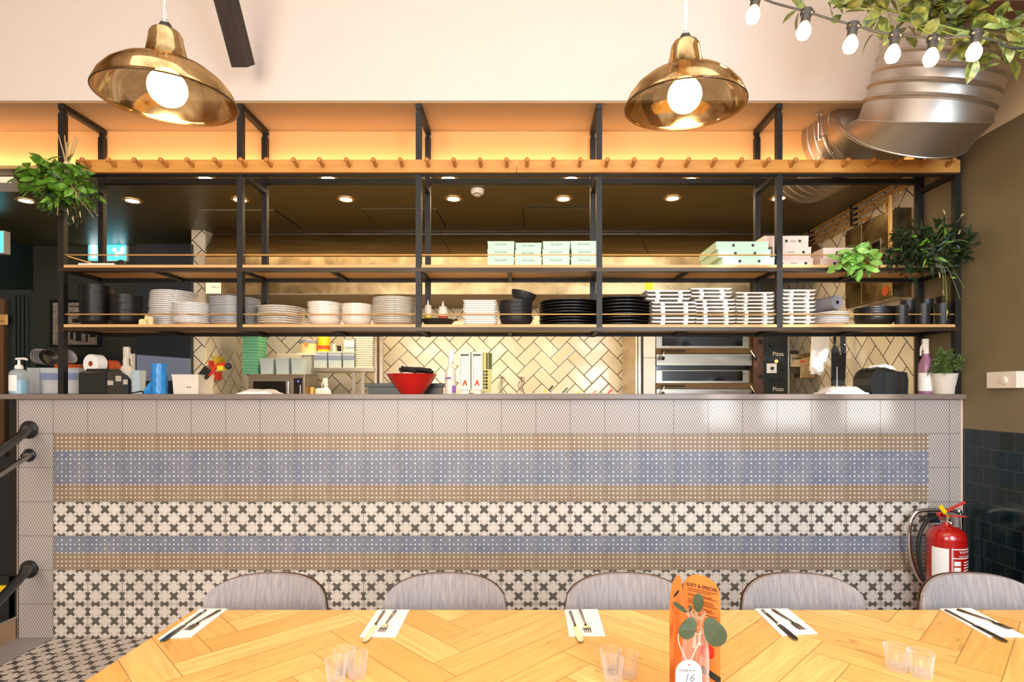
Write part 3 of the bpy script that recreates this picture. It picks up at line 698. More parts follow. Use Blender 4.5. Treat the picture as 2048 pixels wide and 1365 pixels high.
tumbler(1227, 1318, 'small clear tumbler at the front of the trio beside the menu card')
tumbler(1793, 1293, 'small clear tumbler on the left of the pair at the right end', r=.029)
tumbler(1842, 1305, 'small clear tumbler on the right of the pair at the right end', r=.029)
# menu card
def arch(x0, x1, z0, z1, n=14, p=2.2):
    hw = (x1-x0)/2; cx = (x0+x1)/2; r = hw
    pts = [(x0, z0), (x1, z0)]
    for k in range(n+1):
        a = math.pi*k/n; pts.append((cx+hw*math.copysign(abs(math.cos(a))**(2/p), math.cos(a)), z1-r+r*math.sin(a)**(2/p)))
    return pts
Ym = 1.30
t = thing('menu_card', 'folded orange drinks menu card standing behind the vase on the table', 'menu', (X(1390, Ym), Ym, TZ))
def plane_card(name, xa, xb, ya, yb, zt, mm, z0=TZ+.0005):
    pts = arch(0, 1, 0, 1, p=2.3); ln = math.hypot(xb-xa, yb-ya); hh = zt-z0
    pts = arch(0, ln, 0, hh, p=2.2); m = MB()
    P = [Vector((xa+(xb-xa)*u/ln, ya+(yb-ya)*u/ln, z0+v)) for u, v in pts]
    m.prism(P, (0, .0015, 0)); return m.build(name, mm, t)
ya, yb = Ym-.0, Ym-.055
xa, xb = X(1366, Ym), X(1441, yb)
pr = plane_card('right_panel', xa, xb, Ym, yb, Z(1152, Ym-.03), 'orange')
xl = X(1339, Ym-.10)
pl = plane_card('left_panel', xl, xa-.001, Ym-.10, Ym, Z(1153, Ym-.05), 'orange')
ang = math.atan2(yb-Ym, xb-xa)
def oncard(u, z, off=-.0012):
    return (xa+(xb-xa)*u+off*math.sin(-ang)*-1, Ym+(yb-Ym)*u+off-.0006, z)
hz = lambda py: Z(py, Ym-.028)
zz = hz(1175)
text('heading', 'SOFT & SPECIAL', .0112, oncard(.5, zz), (math.pi/2, math.radians(0), ang), 'ink', t, sx=.92)
ln = MB(); rn = random.Random(5)
for k, py in enumerate((1183, 1187, 1194, 1197, 1204, 1208, 1212, 1219, 1223, 1230, 1234)):
    u1 = rn.uniform(.55, .85) if k % 3 else .9
    a = Vector(oncard(.12, hz(py))); b = Vector(oncard(u1, hz(py))); ln.prism([a, b, b+Vector((0, 0, .0014)), a+Vector((0, 0, .0014))], (0, .0006, 0))
ln.build('menu_lines', 'shell', t)
a = Vector(oncard(.50, hz(1345))); b = Vector(oncard(.99, hz(1358)))
MB().prism([a, b, b+Vector((0, 0, .016)), a+Vector((0, 0, .016))], (0, .0006, 0)).build('dark_band', 'ink', t)
cc = Vector(oncard(.66, hz(1300))); MB().lathe([(.0001, 0), (.016, 0), (.016, .0008), (.0001, .0008)], cc, 24, (math.sin(ang)*-1*-1, -1, 0)).build('red_disc', 'redp', t)
angl = math.atan2(.10, xa-xl)
text('heading', 'COCKTAILS', .0085, (xl+(xa-xl)*.48, Ym-.054, Z(1187, Ym-.05)), (math.pi/2, 0, angl), 'ink', t, sx=.9)
# vase with eucalyptus
Yv = 1.215; vx = X(1391, Yv); zr = Z(1226, Yv)
t = thing('bud_vase', 'ribbed clear glass bottle vase holding grey green eucalyptus beside the menu', 'vase', (vx, Yv, TZ))
pr = [(.0002, .0), (.026, 0), (.028, .004)]
for k in range(9): pr += [(.0285, .008+k*.008), (.0270, .012+k*.008)]
hh = zr-TZ
pr += [(.028, .085), (.0275, hh*.62), (.024, hh*.72), (.016, hh*.80), (.0135, hh*.87), (.0165, hh*.95), (.0225, hh), (.0215, hh), (.0155, hh*.95), (.0120, hh*.87), (.0145, hh*.80), (.0225, hh*.72), (.0260, hh*.60), (.026, .01), (.0002, .008)]
MB().lathe(pr, (vx, Yv, TZ+.0006), 40, cap=False).build('bottle', 'glass', t, smooth=True)
e = thing('eucalyptus_sprig', 'eucalyptus sprig with round grey green leaves standing in the bottle vase', 'plant', (vx, Yv, TZ+.02))
def ovalleaf(c, d, nrm, L, W):
    return MB().leaf(c, d, nrm, L, W, .12, .12)
st = MB()
lv = [((1396, 1226), (1394, 1186), .040, .027), ((1386, 1236), (1363, 1275), .048, .040), ((1414, 1236), (1440, 1290), .062, .052), ((1375, 1226), (1345, 1203), .040, .012), ((1379, 1226), (1379, 1208), .030, .007)]
for (pa, pb_, L, W_) in lv:
    yo = Yv-.03 if pb_[1] > 1230 else Yv
    A = Vector((X(pa[0], yo), yo, Z(pa[1], yo))); B = Vector((X(pb_[0], yo), yo-.006, Z(pb_[1], yo)))
    m = MB(); d = (B-A).normalized(); sd = Vector((d.z, 0, -d.x)); n = 18; vs = [A]
    Lr = (B-A).length
    pts = []
    for k in range(n):
        a = 2*math.pi*k/n; u = .5-.5*math.cos(a); w_ = math.sin(a)*(.62+.38*u)
        pts.append(A+d*Lr*u+sd*w_*W_/2*1.05+Vector((0, -.004*math.sin(math.pi*u), 0)))
    m.prism(pts, (0, .0006, 0)); m.build('leaf', 'euca', e)
    st.tube([(vx, Yv, TZ+.04), (vx+.002, Yv, zr-.03), tuple(A*.6+Vector((vx, Yv, zr+.004))*.4), tuple(A)], .0012, 6)
st.build('stem', 'stalk', e, smooth=True)
# number tag on string
Yt = Yv-.034; tx = X(1377, Yt)
t = thing('number_tag', 'white arched number tag reading 16 hanging on string from the vase', 'tag', (tx, Yt, TZ))
pts = arch(X(1351, Yt), X(1404, Yt), TZ+.004, Z(1321, Yt), p=2.0)
MB().prism([Vector((a, Yt, b)) for a, b in pts], (0, .0015, 0)).build('tag_card', 'wpaper', t)
MB().lathe([(.0002, 0), (.0022, 0), (.0022, .0006), (.0002, .0006)], (X(1378, Yt), Yt-.0002, Z(1330, Yt)), 12, (0, -1, 0)).build('tag_hole', 'redp', t)
text('number', '16', .022, (X(1378, Yt), Yt-.0006, Z(1357, Yt)), FR, 'inkg', t, shear=.25)
text('caption', 'ORDER & PAY', .0062, (X(1376, Yt), Yt-.0006, Z(1342, Yt)), FR, 'inkg', t)
a = Vector((X(1378, Yt), Yt-.001, Z(1329, Yt)))
MB().tube(smoothpath([a, (X(1365, Yt), Yt, Z(1305, Yt)), (X(1358, Yt), Yt+.004, Z(1284, Yt)), (X(1364, Yt), Yt+.012, Z(1268, Yt)), (vx-.010, Yv-.0150, Z(1262, Yv))]), .0009, 5).tube(smoothpath([a, (X(1389, Yt), Yt, Z(1305, Yt)), (X(1400, Yt), Yt+.004, Z(1284, Yt)), (X(1404, Yt), Yt+.012, Z(1268, Yt)), (vx+.010, Yv-.0150, Z(1262, Yv))]), .0009, 5).tube([(vx+.0178*math.cos(k*.35), Yv+.0178*math.sin(k*.35), Z(1262, Yv)) for k in range(18)], .0008, 5, True).build('string', 'wpaper', t)
# ---------------------------------------------------------------- fire extinguisher on its tube stand
Ye = 3.10; ex = X(1893, Ye); r = .093
t = thing('fire_extinguisher', 'red water fire extinguisher with black hose in the corner by the counter', 'fire extinguisher', (ex, Ye, .12))
zt = Z(1052, Ye)
pr = [(.001, .13), (r*.9, .13), (r, .145)]+[(r, zt-.07), (r*.97, zt-.045), (r*.85, zt-.022), (r*.62, zt-.008), (r*.35, zt), (.022, zt+.004), (.02, zt+.02)]
MB().lathe(pr, (ex, Ye, 0), 40).build('cylinder_body', 'redl', t, smooth=True)
v = MB().cyl((ex, Ye, zt+.02), (ex, Ye, zt+.055), .018).cyl((ex-.012, Ye-.01, zt+.035), (ex-.055, Ye-.01, zt+.047), .010).ball((ex+.002, Ye-.03, zt+.02), .011).build('valve', 'chrome', t, smooth=True)
hl = MB(); hl.beam((ex-.05, Ye-.01, zt+.062), (ex+.09, Ye-.01, zt+.13), .022, .006).beam((ex-.05, Ye-.01, zt+.058), (ex+.095, Ye-.01, zt+.052), .022, .006).box(ex-.055, ex-.02, Ye-.021, Ye+.001, zt+.05, zt+.075)
hl.build('handle', 'redp', t)
MB().beam((ex-.058, Ye-.03, zt+.115), (ex-.028, Ye-.03, zt+.075), .022, .006, up=(0, 1, 0)).tube([(ex-.03, Ye-.03, zt+.075), (ex-.01, Ye-.035, zt+.05), (ex-.012, Ye-.03, zt+.04)], .0015, 5).build('safety_tag', 'yellow', t)
hs = [(ex-.055, Ye-.01, zt+.048), (ex-.12, Ye-.02, zt+.03), (ex-.165, Ye-.03, zt-.04), (ex-.175, Ye-.03, zt-.13), (ex-.155, Ye-.03, zt-.25), (ex-.125, Ye-.03, zt-.34), (ex-.11, Ye-.03, zt-.38)]
MB().tube(smoothpath(hs), .0105, 10).build('hose', 'rubber', t, smooth=True)
MB().cyl(hs[-1], Vector(hs[-1])+Vector((.012, 0, -.035)), .014).build('hose_end', 'chrome', t)
MB().cyl(Vector(hs[-1])+Vector((.012, 0, -.035)), Vector(hs[-1])+Vector((.022, 0, -.10)), .011, .014).build('nozzle', 'rubber', t)
def curved(name, a0, a1, z0, z1, mm, off=.0008):
    m = MB(); n = 12; vs = []
    for k in range(n+1):
        a = math.radians(a0+(a1-a0)*k/n)
        for zz_ in (z0, z1): vs.append((ex+(r+off)*math.cos(a), Ye+(r+off)*math.sin(a), zz_))
    return m.add(vs, [(2*k, 2*k+2, 2*k+3, 2*k+1) for k in range(n)])
zl = lambda py: Z(py, Ye-.09)
curved('service_label', 190, 240, zl(1160), zl(1100), 0).build('service_label', 'wpaper', t)
lb = curved('x', 246, 350, zl(1184), zl(1098), 0, .0007).build('instruction_label', 'redl', t)
fr_ = MB()
for py, hgt in ((1101, 2), (1119, 2), (1180, 2)): fr_.add(*(lambda q: (q.v, q.f))(curved('', 247, 348, zl(py), zl(py-hgt), 0, .0012)))
rn = random.Random(9)
for k in range(9): fr_.add(*(lambda q: (q.v, q.f))(curved('', 285, 330-rn.uniform(0, 20), zl(1127+k*5.5), zl(1125+k*5.5), 0, .0012)))
for k in range(3): fr_.add(*(lambda q: (q.v, q.f))(curved('', 254, 274, zl(1133+k*12), zl(1124+k*12), 0, .0012)))
for a in (247, 250): fr_.add(*(lambda q: (q.v, q.f))(curved('', a, a+1.2, zl(1180), zl(1099), 0, .0012)))
fr_.build('label_print', 'wpaper', t)
def bent_text(body, size, adeg, z, mm, nm):
    c = text(nm, body, size, (0, 0, 0), (0, 0, 0), mm, t, ext=0)
    for v_ in c.data.vertices:
        a = math.radians(adeg)+v_.co.x/r; v_.co = Vector((ex+(r+.0016)*math.cos(a), Ye+(r+.0016)*math.sin(a), z+v_.co.y))-Vector(t.location)
    c.location = (0, 0, 0)
bent_text('WATER', .022, 292, zl(1106), 'wpaper', 'heading')
bent_text('FIRE EXTINGUISHER', .0105, 297, zl(1114), 'wpaper', 'subheading')
t = thing('extinguisher_stand', 'bent chrome tube stand behind the red fire extinguisher', 'stand', (ex, Ye+.10, 0))
ys = Ye+.13; xs0, xs1 = X(1819, ys), X(1921, ys); zs1 = Z(1021, ys)
loop = [(xs1, ys, .02), (xs1, ys, zs1-.07), (xs1-.02, ys, zs1-.015), (xs1-.07, ys, zs1), (xs0+.09, ys, zs1), (xs0+.03, ys, zs1-.02), (xs0, ys, zs1-.10), (xs0+.002, ys, zs1-.25), (xs0+.05, ys, zs1-.38), (xs0+.10, ys-.02, zs1-.46), (xs0+.10, ys-.06, .06), (xs0+.12, ys-.2, .013), (xs1-.02, ys-.2, .013), (xs1, ys-.06, .013), (xs1, ys, .02)]
MB().tube(smoothpath(loop, 5), .0115, 10).build('tube_frame', 'chrome', t, smooth=True)
MB().box(X(1855, ys), X(1880, ys), ys-.004, ys+.004, Z(1046, ys), Z(1026, ys)).build('back_plate', 'navy', t)
MB().box(xs0+.06, xs1-.01, Ye-.08, Ye+.10, .10, .128).build('cradle', 'black', t)
# thermostat on the right wall
Yq = 2.99
t = thing('wall_box', 'cream wall box with a round button on the green wall', 'wall box', (RW, Yq, 1.49))
MB().box(RW-.045, RW-.001, Yq-.105, Yq+.085, Z(777, Yq), Z(744, Yq), .004).build('housing', 'pot', t)
MB().lathe([(.022, 0), (.022, .004), (.018, .008), (.001, .010)], (RW-.0455, Yq-.03, 1.49), 24, (-1, 0, 0)).build('button', 'pot', t, smooth=True)
# ---------------------------------------------------------------- steps, posts and handrails at the left end
struct('trim_4', MB().box(-5.9, -2.948, 1.2, 3.295, 0, .1215), 'concrete')
struct('trim_5', MB().box(-5.9, -2.944, 1.19, 3.296, .122, .130), 'chrome')
struct('trim_6', MB().box(-5.9, -2.96, 3.30, 5.5, .0, .36), 'step')
struct('trim_7', MB().box(-5.9, -2.97, 3.285, 3.2995, Z(1184, 3.29), Z(1172, 3.29)), 'yellow')
t = thing('door_frame', 'black steel frame standing at the left end of the tiled counter', 'frame', (X(30, 3.31), 3.31, .13))
MB().box(X(21, 3.31), X(37, 3.31), 3.30, 3.36, .131, 1.386).build('post', 'black', t)
MB().box(X(-300, 3.31), X(20, 3.31), 3.31, 3.33, .361, 1.05).build('panel', 'step', t)
def rail(name_label, py, rf, Yh, rr, mm, slope_pts):
    x, z = X(59, Y0), Z(py, Y0)
    t = thing('handrail', name_label, 'handrail', (x, Y0, z), 'pipe handrails fixed to the left end of the counter')
    MB().lathe([(rf, 0), (rf, .008), (rf*.9, .012), (rf*.45, .03), (rf*.4, .045)], (x, Y0, z), 28, (0, -1, 0)).build('wall_flange', 'blackp', t, smooth=True)
    b = MB()
    for k in range(3): a = 2*math.pi*k/3+.5; b.ball((x+rf*.7*math.cos(a), Y0-.012, z+rf*.7*math.sin(a)), .005, 8)
    b.build('bolt', 'chrome', t, smooth=True)
    P = [(x, Y0-.03, z)]+[(X(a, yy), yy, Z(b_, yy)) for a, b_, yy in slope_pts]
    MB().tube(smoothpath(P, 4), rr, 14).build('pipe', mm, t, smooth=True)
rail('thick black pipe handrail, topmost of three on the counter end', 860, .052, 0, .024, 'blackp', [(52, 863, 3.22), (0, 903, 2.95), (-100, 970, 2.5)])
rail('thin black pipe handrail below the thick one on the counter end', 911, .038, 0, .014, 'cut', [(56, 913, 3.22), (0, 950, 2.95), (-100, 1022, 2.5)])
rail('low black pipe handrail near the floor on the counter end', 1139, .052, 0, .024, 'blackp', [(54, 1142, 3.22), (0, 1200, 2.95), (-60, 1262, 2.75)])
# ================================================================ THINGS ON THE RACK
rn = random.Random(11)
PLATE = lambda r: [(.001, .002), (r*.55, .002), (r*.58, 0), (r*.62, .003), (r*.80, .010), (r, .0195), (r*1.0, .0225), (r*.97, .0225), (r*.78, .013), (r*.6, .007), (.001, .007)]
FLAT = lambda r: [(.001, 0), (r*.90, 0), (r*.97, .003), (r, .008), (r, .0125), (r*.965, .0125), (r*.93, .006), (.001, .005)]
BOWL = lambda r: [(.001, .001), (r*.55, 0), (r*.8, .010), (r*.93, .030), (r*.955, .047), (r, .048), (r, .052), (r*.955, .052), (r*.90, .030), (r*.77, .014), (.001, .006)]
RIM = lambda r: [(r*1.003, .0206), (r*1.008, .0212), (r*1.008, .0232), (r*.985, .0234)]
def stack(px0, px1, pyt, n, prof, m, name, cat, desc, group, zb=Z2, lean=0, ph=.0225, yo=.012, rim=None, zend=None, fr=3.31):
    wd = px1-px0; Y = (fr+yo)/(1-wd/2/F); r = wd/2*Y/F; x = X((px0+px1)/2, Y); zt = Z(pyt, Y-r) if zend is None else zend
    sp = (zt-zb-ph)/max(1, n-1); root = None
    for i in range(n):
        lx = x+lean*(i/max(1, n-1))**1.5+rn.uniform(-.0025, .0025); ly = Y+rn.uniform(-.002, .002)
        k = n-1-i; lb = f'{desc[0]}, {from_top(k, n)} of {desc[1]}' if n > 1 else f'{desc[0]} {desc[1]}'
        if root is None:
            root = MB().lathe(prof(r), (lx, ly, zb+.0005), 40, cap=False).build(name, m, smooth=True, origin=(lx, ly, zb+.0005)); tag(root, lb, cat, group)
            if rim: MB().lathe(rim(r), (lx, ly, zb+.0005), 40, cap=False).build('rim', 'bluerim', root, smooth=True)
        else: dup(root, (lx, ly, zb+.0005+sp*i), lb)
stack(303, 386, 579, 19, PLATE, 'chinaw', 'dinner_plate', 'plate', ('cream plate', 'the tall leaning stack at left'), 'cream plates in the tall leaning stack', lean=.012, yo=.11)
stack(350, 424, 604, 12, PLATE, 'chinaw', 'dinner_plate', 'plate', ('cream plate', 'the stack left of the blue-rimmed plates'), 'cream plates left of the blue-rimmed ones', yo=.0)
stack(425, 517, 591, 15, PLATE, 'chinaw', 'side_plate', 'plate', ('blue-rimmed plate', 'the stack behind the second post'), 'blue-rimmed plates', rim=RIM)
stack(518, 607, 610, 8, PLATE, 'china', 'pasta_plate', 'plate', ('wide cream plate', 'the low stack right of the blue rims'), 'wide cream plates in the low stack')
stack(617, 683, 602, 7, BOWL, 'china', 'pasta_bowl', 'bowl', ('cream bowl', 'the left of two bowl stacks'), 'cream bowls in the left bowl stack', ph=.052)
stack(684, 745, 606, 6, BOWL, 'china', 'pasta_bowl', 'bowl', ('cream bowl', 'the right of two bowl stacks'), 'cream bowls in the right bowl stack', ph=.052)
stack(747, 834, 592, 15, PLATE, 'china', 'pasta_plate', 'plate', ('cream plate', 'the stack left of the middle post'), 'cream plates left of the middle post')
stack(164, 222, 568, 13, BOWL, 'slate', 'black_bowl', 'bowl', ('black bowl', 'the tall dark stack at far left'), 'black bowls in the tall stack', ph=.052, yo=.05)
stack(225, 284, 588, 10, BOWL, 'slate', 'black_bowl', 'bowl', ('black bowl', 'the lower dark stack at left'), 'black bowls in the lower stack', ph=.052, yo=.04)
stack(998, 1066, 596, 5, BOWL, 'iron', 'cast_iron_dish', 'dish', ('black cast iron dish', 'the stack beside the square plates'), 'cast iron dishes', ph=.060, yo=.01)
tagd = MB(); xq = X(1045, 3.42); tagd.lathe([(.001, 0), (.06, 0), (.075, .03), (.078, .045), (.07, .045), (.06, .01), (.001, .008)], (xq, 3.42, Z(596, 3.33)+.001), 32, (.25, 0, 1), cap=False)
tag(tagd.build('small_skillet', 'iron', smooth=True, origin=(xq, 3.42, Z(596, 3.33))), 'small black skillet tipped on top of the cast iron dishes', 'pan')
stack(1077, 1199, 597, 9, FLAT, 'slate', 'black_platter', 'platter', ('round black platter', 'the stack left of the fourth post'), 'black platters left of the fourth post', ph=.0125)
stack(1187, 1300, 592, 9, FLAT, 'slate', 'black_platter', 'platter', ('round black platter', 'the stack right of the fourth post'), 'black platters right of the fourth post', ph=.0125, yo=.015)
stack(1628, 1694, 623, 6, PLATE, 'chinaw', 'dinner_plate', 'plate', ('white plate', 'the low stack beneath the grey roll'), 'white plates beneath the grey roll', yo=.01)
stack(1712, 1786, 612, 5, BOWL, 'slate', 'black_bowl', 'bowl', ('black bowl', 'the dark stack right of the grey roll'), 'black bowls right of the grey roll', ph=.052)
# square plates
def slab(x0, x1, y0, y1, z, h, foot=False):
    m = MB(); m.box(x0, x1, y0, y1, z+h*.45, z+h, .004); m.box(x0+.012, x1-.012, y0+.012, y1-.012, z, z+h*.5, .003); return m
n = 11; Ys = 3.315; xa, xb = X(926, Ys), X(993, Ys); ztop = Z(600, Ys); root = None
for i in range(n):
    sp = (ztop-Z2)/n; lb = f'white rectangular plate, {from_top(n-1-i, n)} of the square-edged stack'; off = rn.uniform(-.004, .004)
    if not root:
        root = slab(xa, xb, Ys, Ys+.2, Z2+.0004, sp*.96).build('rectangular_plate', 'chinaw', origin=((xa+xb)/2, Ys+.1, Z2)); tag(root, lb, 'plate', 'white rectangular plates')
    else: dup(root, ((xa+xb)/2+off, Ys+.1, Z2+sp*i), lb)
# footed serving trays
def trays(px0, px1, pyt, n, where, grp, Y=3.32, shift=0, mats='china'):
    x0, x1 = X(px0, Y), X(px1, Y); zt = Z(pyt, Y); sp = (zt-Z2)/n; root = None; dp = .24
    for i in range(n):
        lb = f'pale footed tray, {from_top(n-1-i, n)} of {where}'; dx = rn.uniform(-.004, .004)+(shift if i >= n-3 else 0)
        if not root:
            m = MB(); z = Z2+.0004; W = x1-x0
            m.box(x0, x1, Y, Y+dp, z+sp*.52, z+sp*.84, .002)
            for a in (.16, .74):
                for yy in (Y-.0005, Y+dp-.035): m.box(x0+W*a, x0+W*(a+.10), yy, yy+.035, z, z+sp*.6)
            m.add([(x0-.0, Y+.01, z+sp*.5), (x1, Y+.01, z+sp*.5), (x1+.018, Y+.01, z+sp*.97), (x0-.018, Y+.01, z+sp*.97), (x0, Y+dp-.01, z+sp*.5), (x1, Y+dp-.01, z+sp*.5), (x1+.018, Y+dp-.01, z+sp*.97), (x0-.018, Y+dp-.01, z+sp*.97)], [(0, 1, 2, 3), (7, 6, 5, 4), (0, 3, 7, 4), (1, 5, 6, 2), (0, 4, 5, 1)])
            root = m.build('serving_tray', mats, origin=((x0+x1)/2, Y+dp/2, Z2)); tag(root, lb, 'tray', grp)
        else: dup(root, ((x0+x1)/2+dx, Y+dp/2+rn.uniform(-.003, .003), Z2+sp*i), lb)
trays(1309, 1388, 580, 9, 'the leftmost footed stack', 'footed trays in the leftmost stack', shift=-.03)
trays(1396, 1468, 576, 10, 'the second footed stack', 'footed trays in the second stack', shift=-.022)
trays(1478, 1544, 584, 9, 'the third footed stack', 'footed trays in the third stack')
trays(1572, 1628, 579, 9, 'the footed stack right of the fifth post', 'footed trays right of the fifth post')
# frying pan with sauce bottles standing in it
Yp = 3.42; px_ = X(876, Yp)
t = thing('frying_pan', 'black frying pan holding two squeeze bottles beside the middle post', 'pan', (px_, Yp, Z2))
MB().lathe([(.001, .002), (.070, .002), (.095, .030), (.100, .040), (.096, .040), (.068, .007), (.001, .007)], (px_, Yp, Z2), 36, cap=False).build('pan_body', 'iron', t, smooth=True)
MB().beam((px_+.09, Yp-.02, Z2+.034), (px_+.12, Yp-.03, Z2+.037), .02, .008).build('spout', 'iron', t)
for px, w_, py, col, lb in ((856, .0235, 600, 'yellow', 'clear squeeze bottle of yellow oil nearest the middle post'), (886, .0285, 603, 'terracotta', 'clear squeeze bottle of reddish sauce in the frying pan')):
    x = X(px, Yp); zt = Z(py, Yp); t = thing('squeeze_bottle', lb, 'bottle', (x, Yp, Z2+.008)); zs = zt-.045
    MB().lathe([(.001, Z2+.008), (w_, Z2+.008), (w_, zs-.015), (w_*.9, zs-.004), (w_*.8, zs)], (x, Yp, 0), 20).build('bottle', 'pot', t, smooth=True)
    MB().lathe([(w_+.0006, Z2+.010), (w_+.0006, Z2+.062)], (x, Yp, 0), 20, cap=False).build('sauce', col, t, smooth=True)
    MB().lathe([(w_*.86, zs), (w_*.86, zs+.010), (w_*.3, zs+.016), (.003, zt)], (x, Yp, 0), 20).build('nozzle', 'pot', t, smooth=True)
# cardboard off-cuts
for pts, y, lb in (([(277, 651), (278, 640), (283, 638), (290, 639), (293, 651)], 3.33, 'small cream paper scrap at the left of the cream plates'), ([(287, 651), (290, 630), (306, 635), (305, 651)], 3.35, 'folded cream card leaning against the tall cream plates'), ([(1067, 651), (1067, 642), (1069, 640), (1067, 637), (1071, 632), (1076, 632), (1080, 637), (1078, 641), (1080, 651)], 3.325, 'small cream cutout card between the black dishes and platters')):
    P = [Vector((X(a, y), y, max(Z(b, y), Z2+.0005))) for a, b in pts]
    tag(MB().prism(P, (0, .012, 0)).build('card_scrap', 'cardb', origin=P[0]), lb, 'card')
# grey roll on the white plates
yr_ = 3.40; zr_ = Z(606, 3.33); xr = X(1676, 3.33); r_ = .043
t = thing('cloth_roll', 'grey roll lying on the white plates on the lower shelf', 'roll', (xr, yr_, zr_-r_))
MB().lathe([(.011, 0), (r_, 0), (r_, .24), (.011, .24)], (xr, 3.335, zr_+.004), 32, (-.35, 1, -.02), cap=False).build('roll', 'foil', t, smooth=True)
MB().lathe([(.011, .0), (.011, .24)], (xr, 3.336, zr_+.004), 20, (-.35, 1, -.02), cap=False).build('core', 'rubber', t, smooth=True)
# dark metal cups at the right end
for px, py, y, hw, lb in ((1802, 610, 3.34, 13, 'dark metal cup leftmost of the front cups'), (1846, 607, 3.34, 13, 'dark metal cup in the middle of the front cups'), (1884, 606, 3.34, 13, 'dark metal cup rightmost of the front cups'), (1816, 599, 3.50, 13, 'dark metal cup behind the leftmost front cup'), (1852, 597, 3.50, 13, 'dark metal cup behind the middle front cup'), (1893, 591, 3.49, 18, 'large dark metal jug behind the right front cup')):
    x = X(px, y); r = hw*y/F; zt = Z(py, y-r)
    tag(MB().lathe([(.001, Z2+.0005), (r*.86, Z2+.0005), (r*.9, Z2+.006), (r*.97, zt-.012), (r, zt-.006), (r, zt), (r*.93, zt), (r*.9, Z2+.008), (.001, Z2+.008)], (x, y, 0), 28, cap=False).build('metal_cup', 'iron', smooth=True, origin=(x, y, Z2)), lb, 'cup', 'dark metal cups on the lower shelf')
# ---- upper shelf: takeaway cartons
def carton(px0, px1, pyt, zb, Y, dp, m, nm, lb, cat, grp, logo=None, hgt=None):
    x0, x1 = X(px0, Y), X(px1, Y); zt = zb+hgt if hgt else Z(pyt, Y)
    t = thing(nm, lb, cat, ((x0+x1)/2, Y+dp/2, zb), grp)
    b = MB(); g = .002
    b.add([(x0+g, Y, zb+.0005), (x1-g, Y, zb+.0005), (x1, Y-.002, zt-.0008), (x0, Y-.002, zt-.0008), (x0+g, Y+dp, zb+.0005), (x1-g, Y+dp, zb+.0005), (x1, Y+dp, zt-.0008), (x0, Y+dp, zt-.0008)], [(0, 1, 2, 3), (7, 6, 5, 4), (0, 3, 7, 4), (1, 5, 6, 2), (3, 2, 6, 7), (0, 4, 5, 1)])
    b.build('carton_body', m, t); MB().box(x0-.001, x1+.001, Y-.0035, Y+dp+.001, zt-.005, zt-.0007).build('lid', m, t)
    if logo == 'text': text('lettering', 'ASK ITALIAN', .0125, ((x0+x1)/2, Y-.0040, zb+(zt-zb)*.60), FR, 'inkg', t, ext=.0002)
    if logo and logo != 'text':
        for u in logo:
            MB().lathe([(.0001, 0), (.0085, 0), (.0085, .0008), (.0001, .0008)], (x0+(x1-x0)*u, Y-.0021, zb+(zt-zb)*.52), 20, (0, -1, 0)).build('vent_hole', 'ink', t)
        if m == 'pink' and len(logo) > 1: text('lettering', 'OOO', .016, (x0+(x1-x0)*(logo[0]+logo[1])/2, Y-.0040, zb+(zt-zb)*.5), FR, 'inkg', t, ext=.0002)
    return t
cols = ['leftmost', 'second', 'third', 'rightmost']
for i, (a, b, top) in enumerate(((975, 1028, 483), (1031, 1083, 486), (1085, 1139, 483), (1142, 1195, 482.5))):
    zt = Z(top, 3.315); hh = (zt-Z1)/3; dp = .13
    for k in range(3):
        j = rn.uniform(-1.2, 1.2) if k else 0
        carton(a+j, b+j, 0, Z1+hh*k+.0002, 3.315, dp, 'mint', 'takeaway_box', f'mint printed box, {["lowest", "middle", "topmost"][k]} of the {cols[i]} column', 'box', 'small mint takeaway boxes', 'text', hgt=hh)
for k, (a, b) in enumerate(((1445, 1549), (1436, 1541), (1432, 1537))):
    zt = Z(483.5, 3.32); hh = (zt-Z1)/3; z = Z1+hh*k+.0002
    t = carton(a, b, 0, z, 3.32, .32, 'mint', 'pizza_box', f'mint pizza box, {["lowest", "middle", "topmost"][k]} of three', 'pizza box', 'mint pizza boxes', (.33, .70), hgt=hh)
for k, (a, b) in enumerate(((1552, 1626), (1545, 1622), (1528, 1617))):
    zt = Z(472, 3.42); hh = (zt-Z1)/3; z = Z1+hh*k+.0002
    t = carton(a, b, 0, z, 3.42, .25, 'pink', 'pizza_box', f'pale pink pizza box, {["lowest", "middle", "topmost"][k]} of the tall pile', 'pizza box', 'pale pink pizza boxes in the tall pile', (.15+.35*(k == 2), .8), hgt=hh)
for k, (a, b) in enumerate(((1640, 1704), (1646, 1708))):
    zt = Z(496, 3.42); hh = (zt-Z1)/2; z = Z1+hh*k+.0002
    carton(a, b, 0, z, 3.42, .25, 'pink', 'pizza_box', f'pale pink pizza box, {["lower", "upper"][k]} of the pile behind the basil', 'pizza box', 'pale pink pizza boxes in the low pile', (.45,), hgt=hh)
# paper and small dark object at the left end of the upper shelf
o = MB().box(X(161, 3.36), X(232, 3.36), 3.34, 3.5, Z1+.0005, Z1+.018, .002).build('paper_stack', 'wpaper', origin=(X(196, 3.36), 3.42, Z1)); tag(o, 'small pile of white paper at the left end of the upper shelf', 'paper')
o = MB().lathe([(.001, 0), (.028, 0), (.026, .02), (.018, .038), (.001, .045)], (X(243, 3.37), 3.37, Z1+.0005), 16).build('marker_cap', 'rubber', smooth=True, origin=(X(243, 3.37), 3.37, Z1)); tag(o, 'small black lump beside the white papers on the upper shelf', 'object')
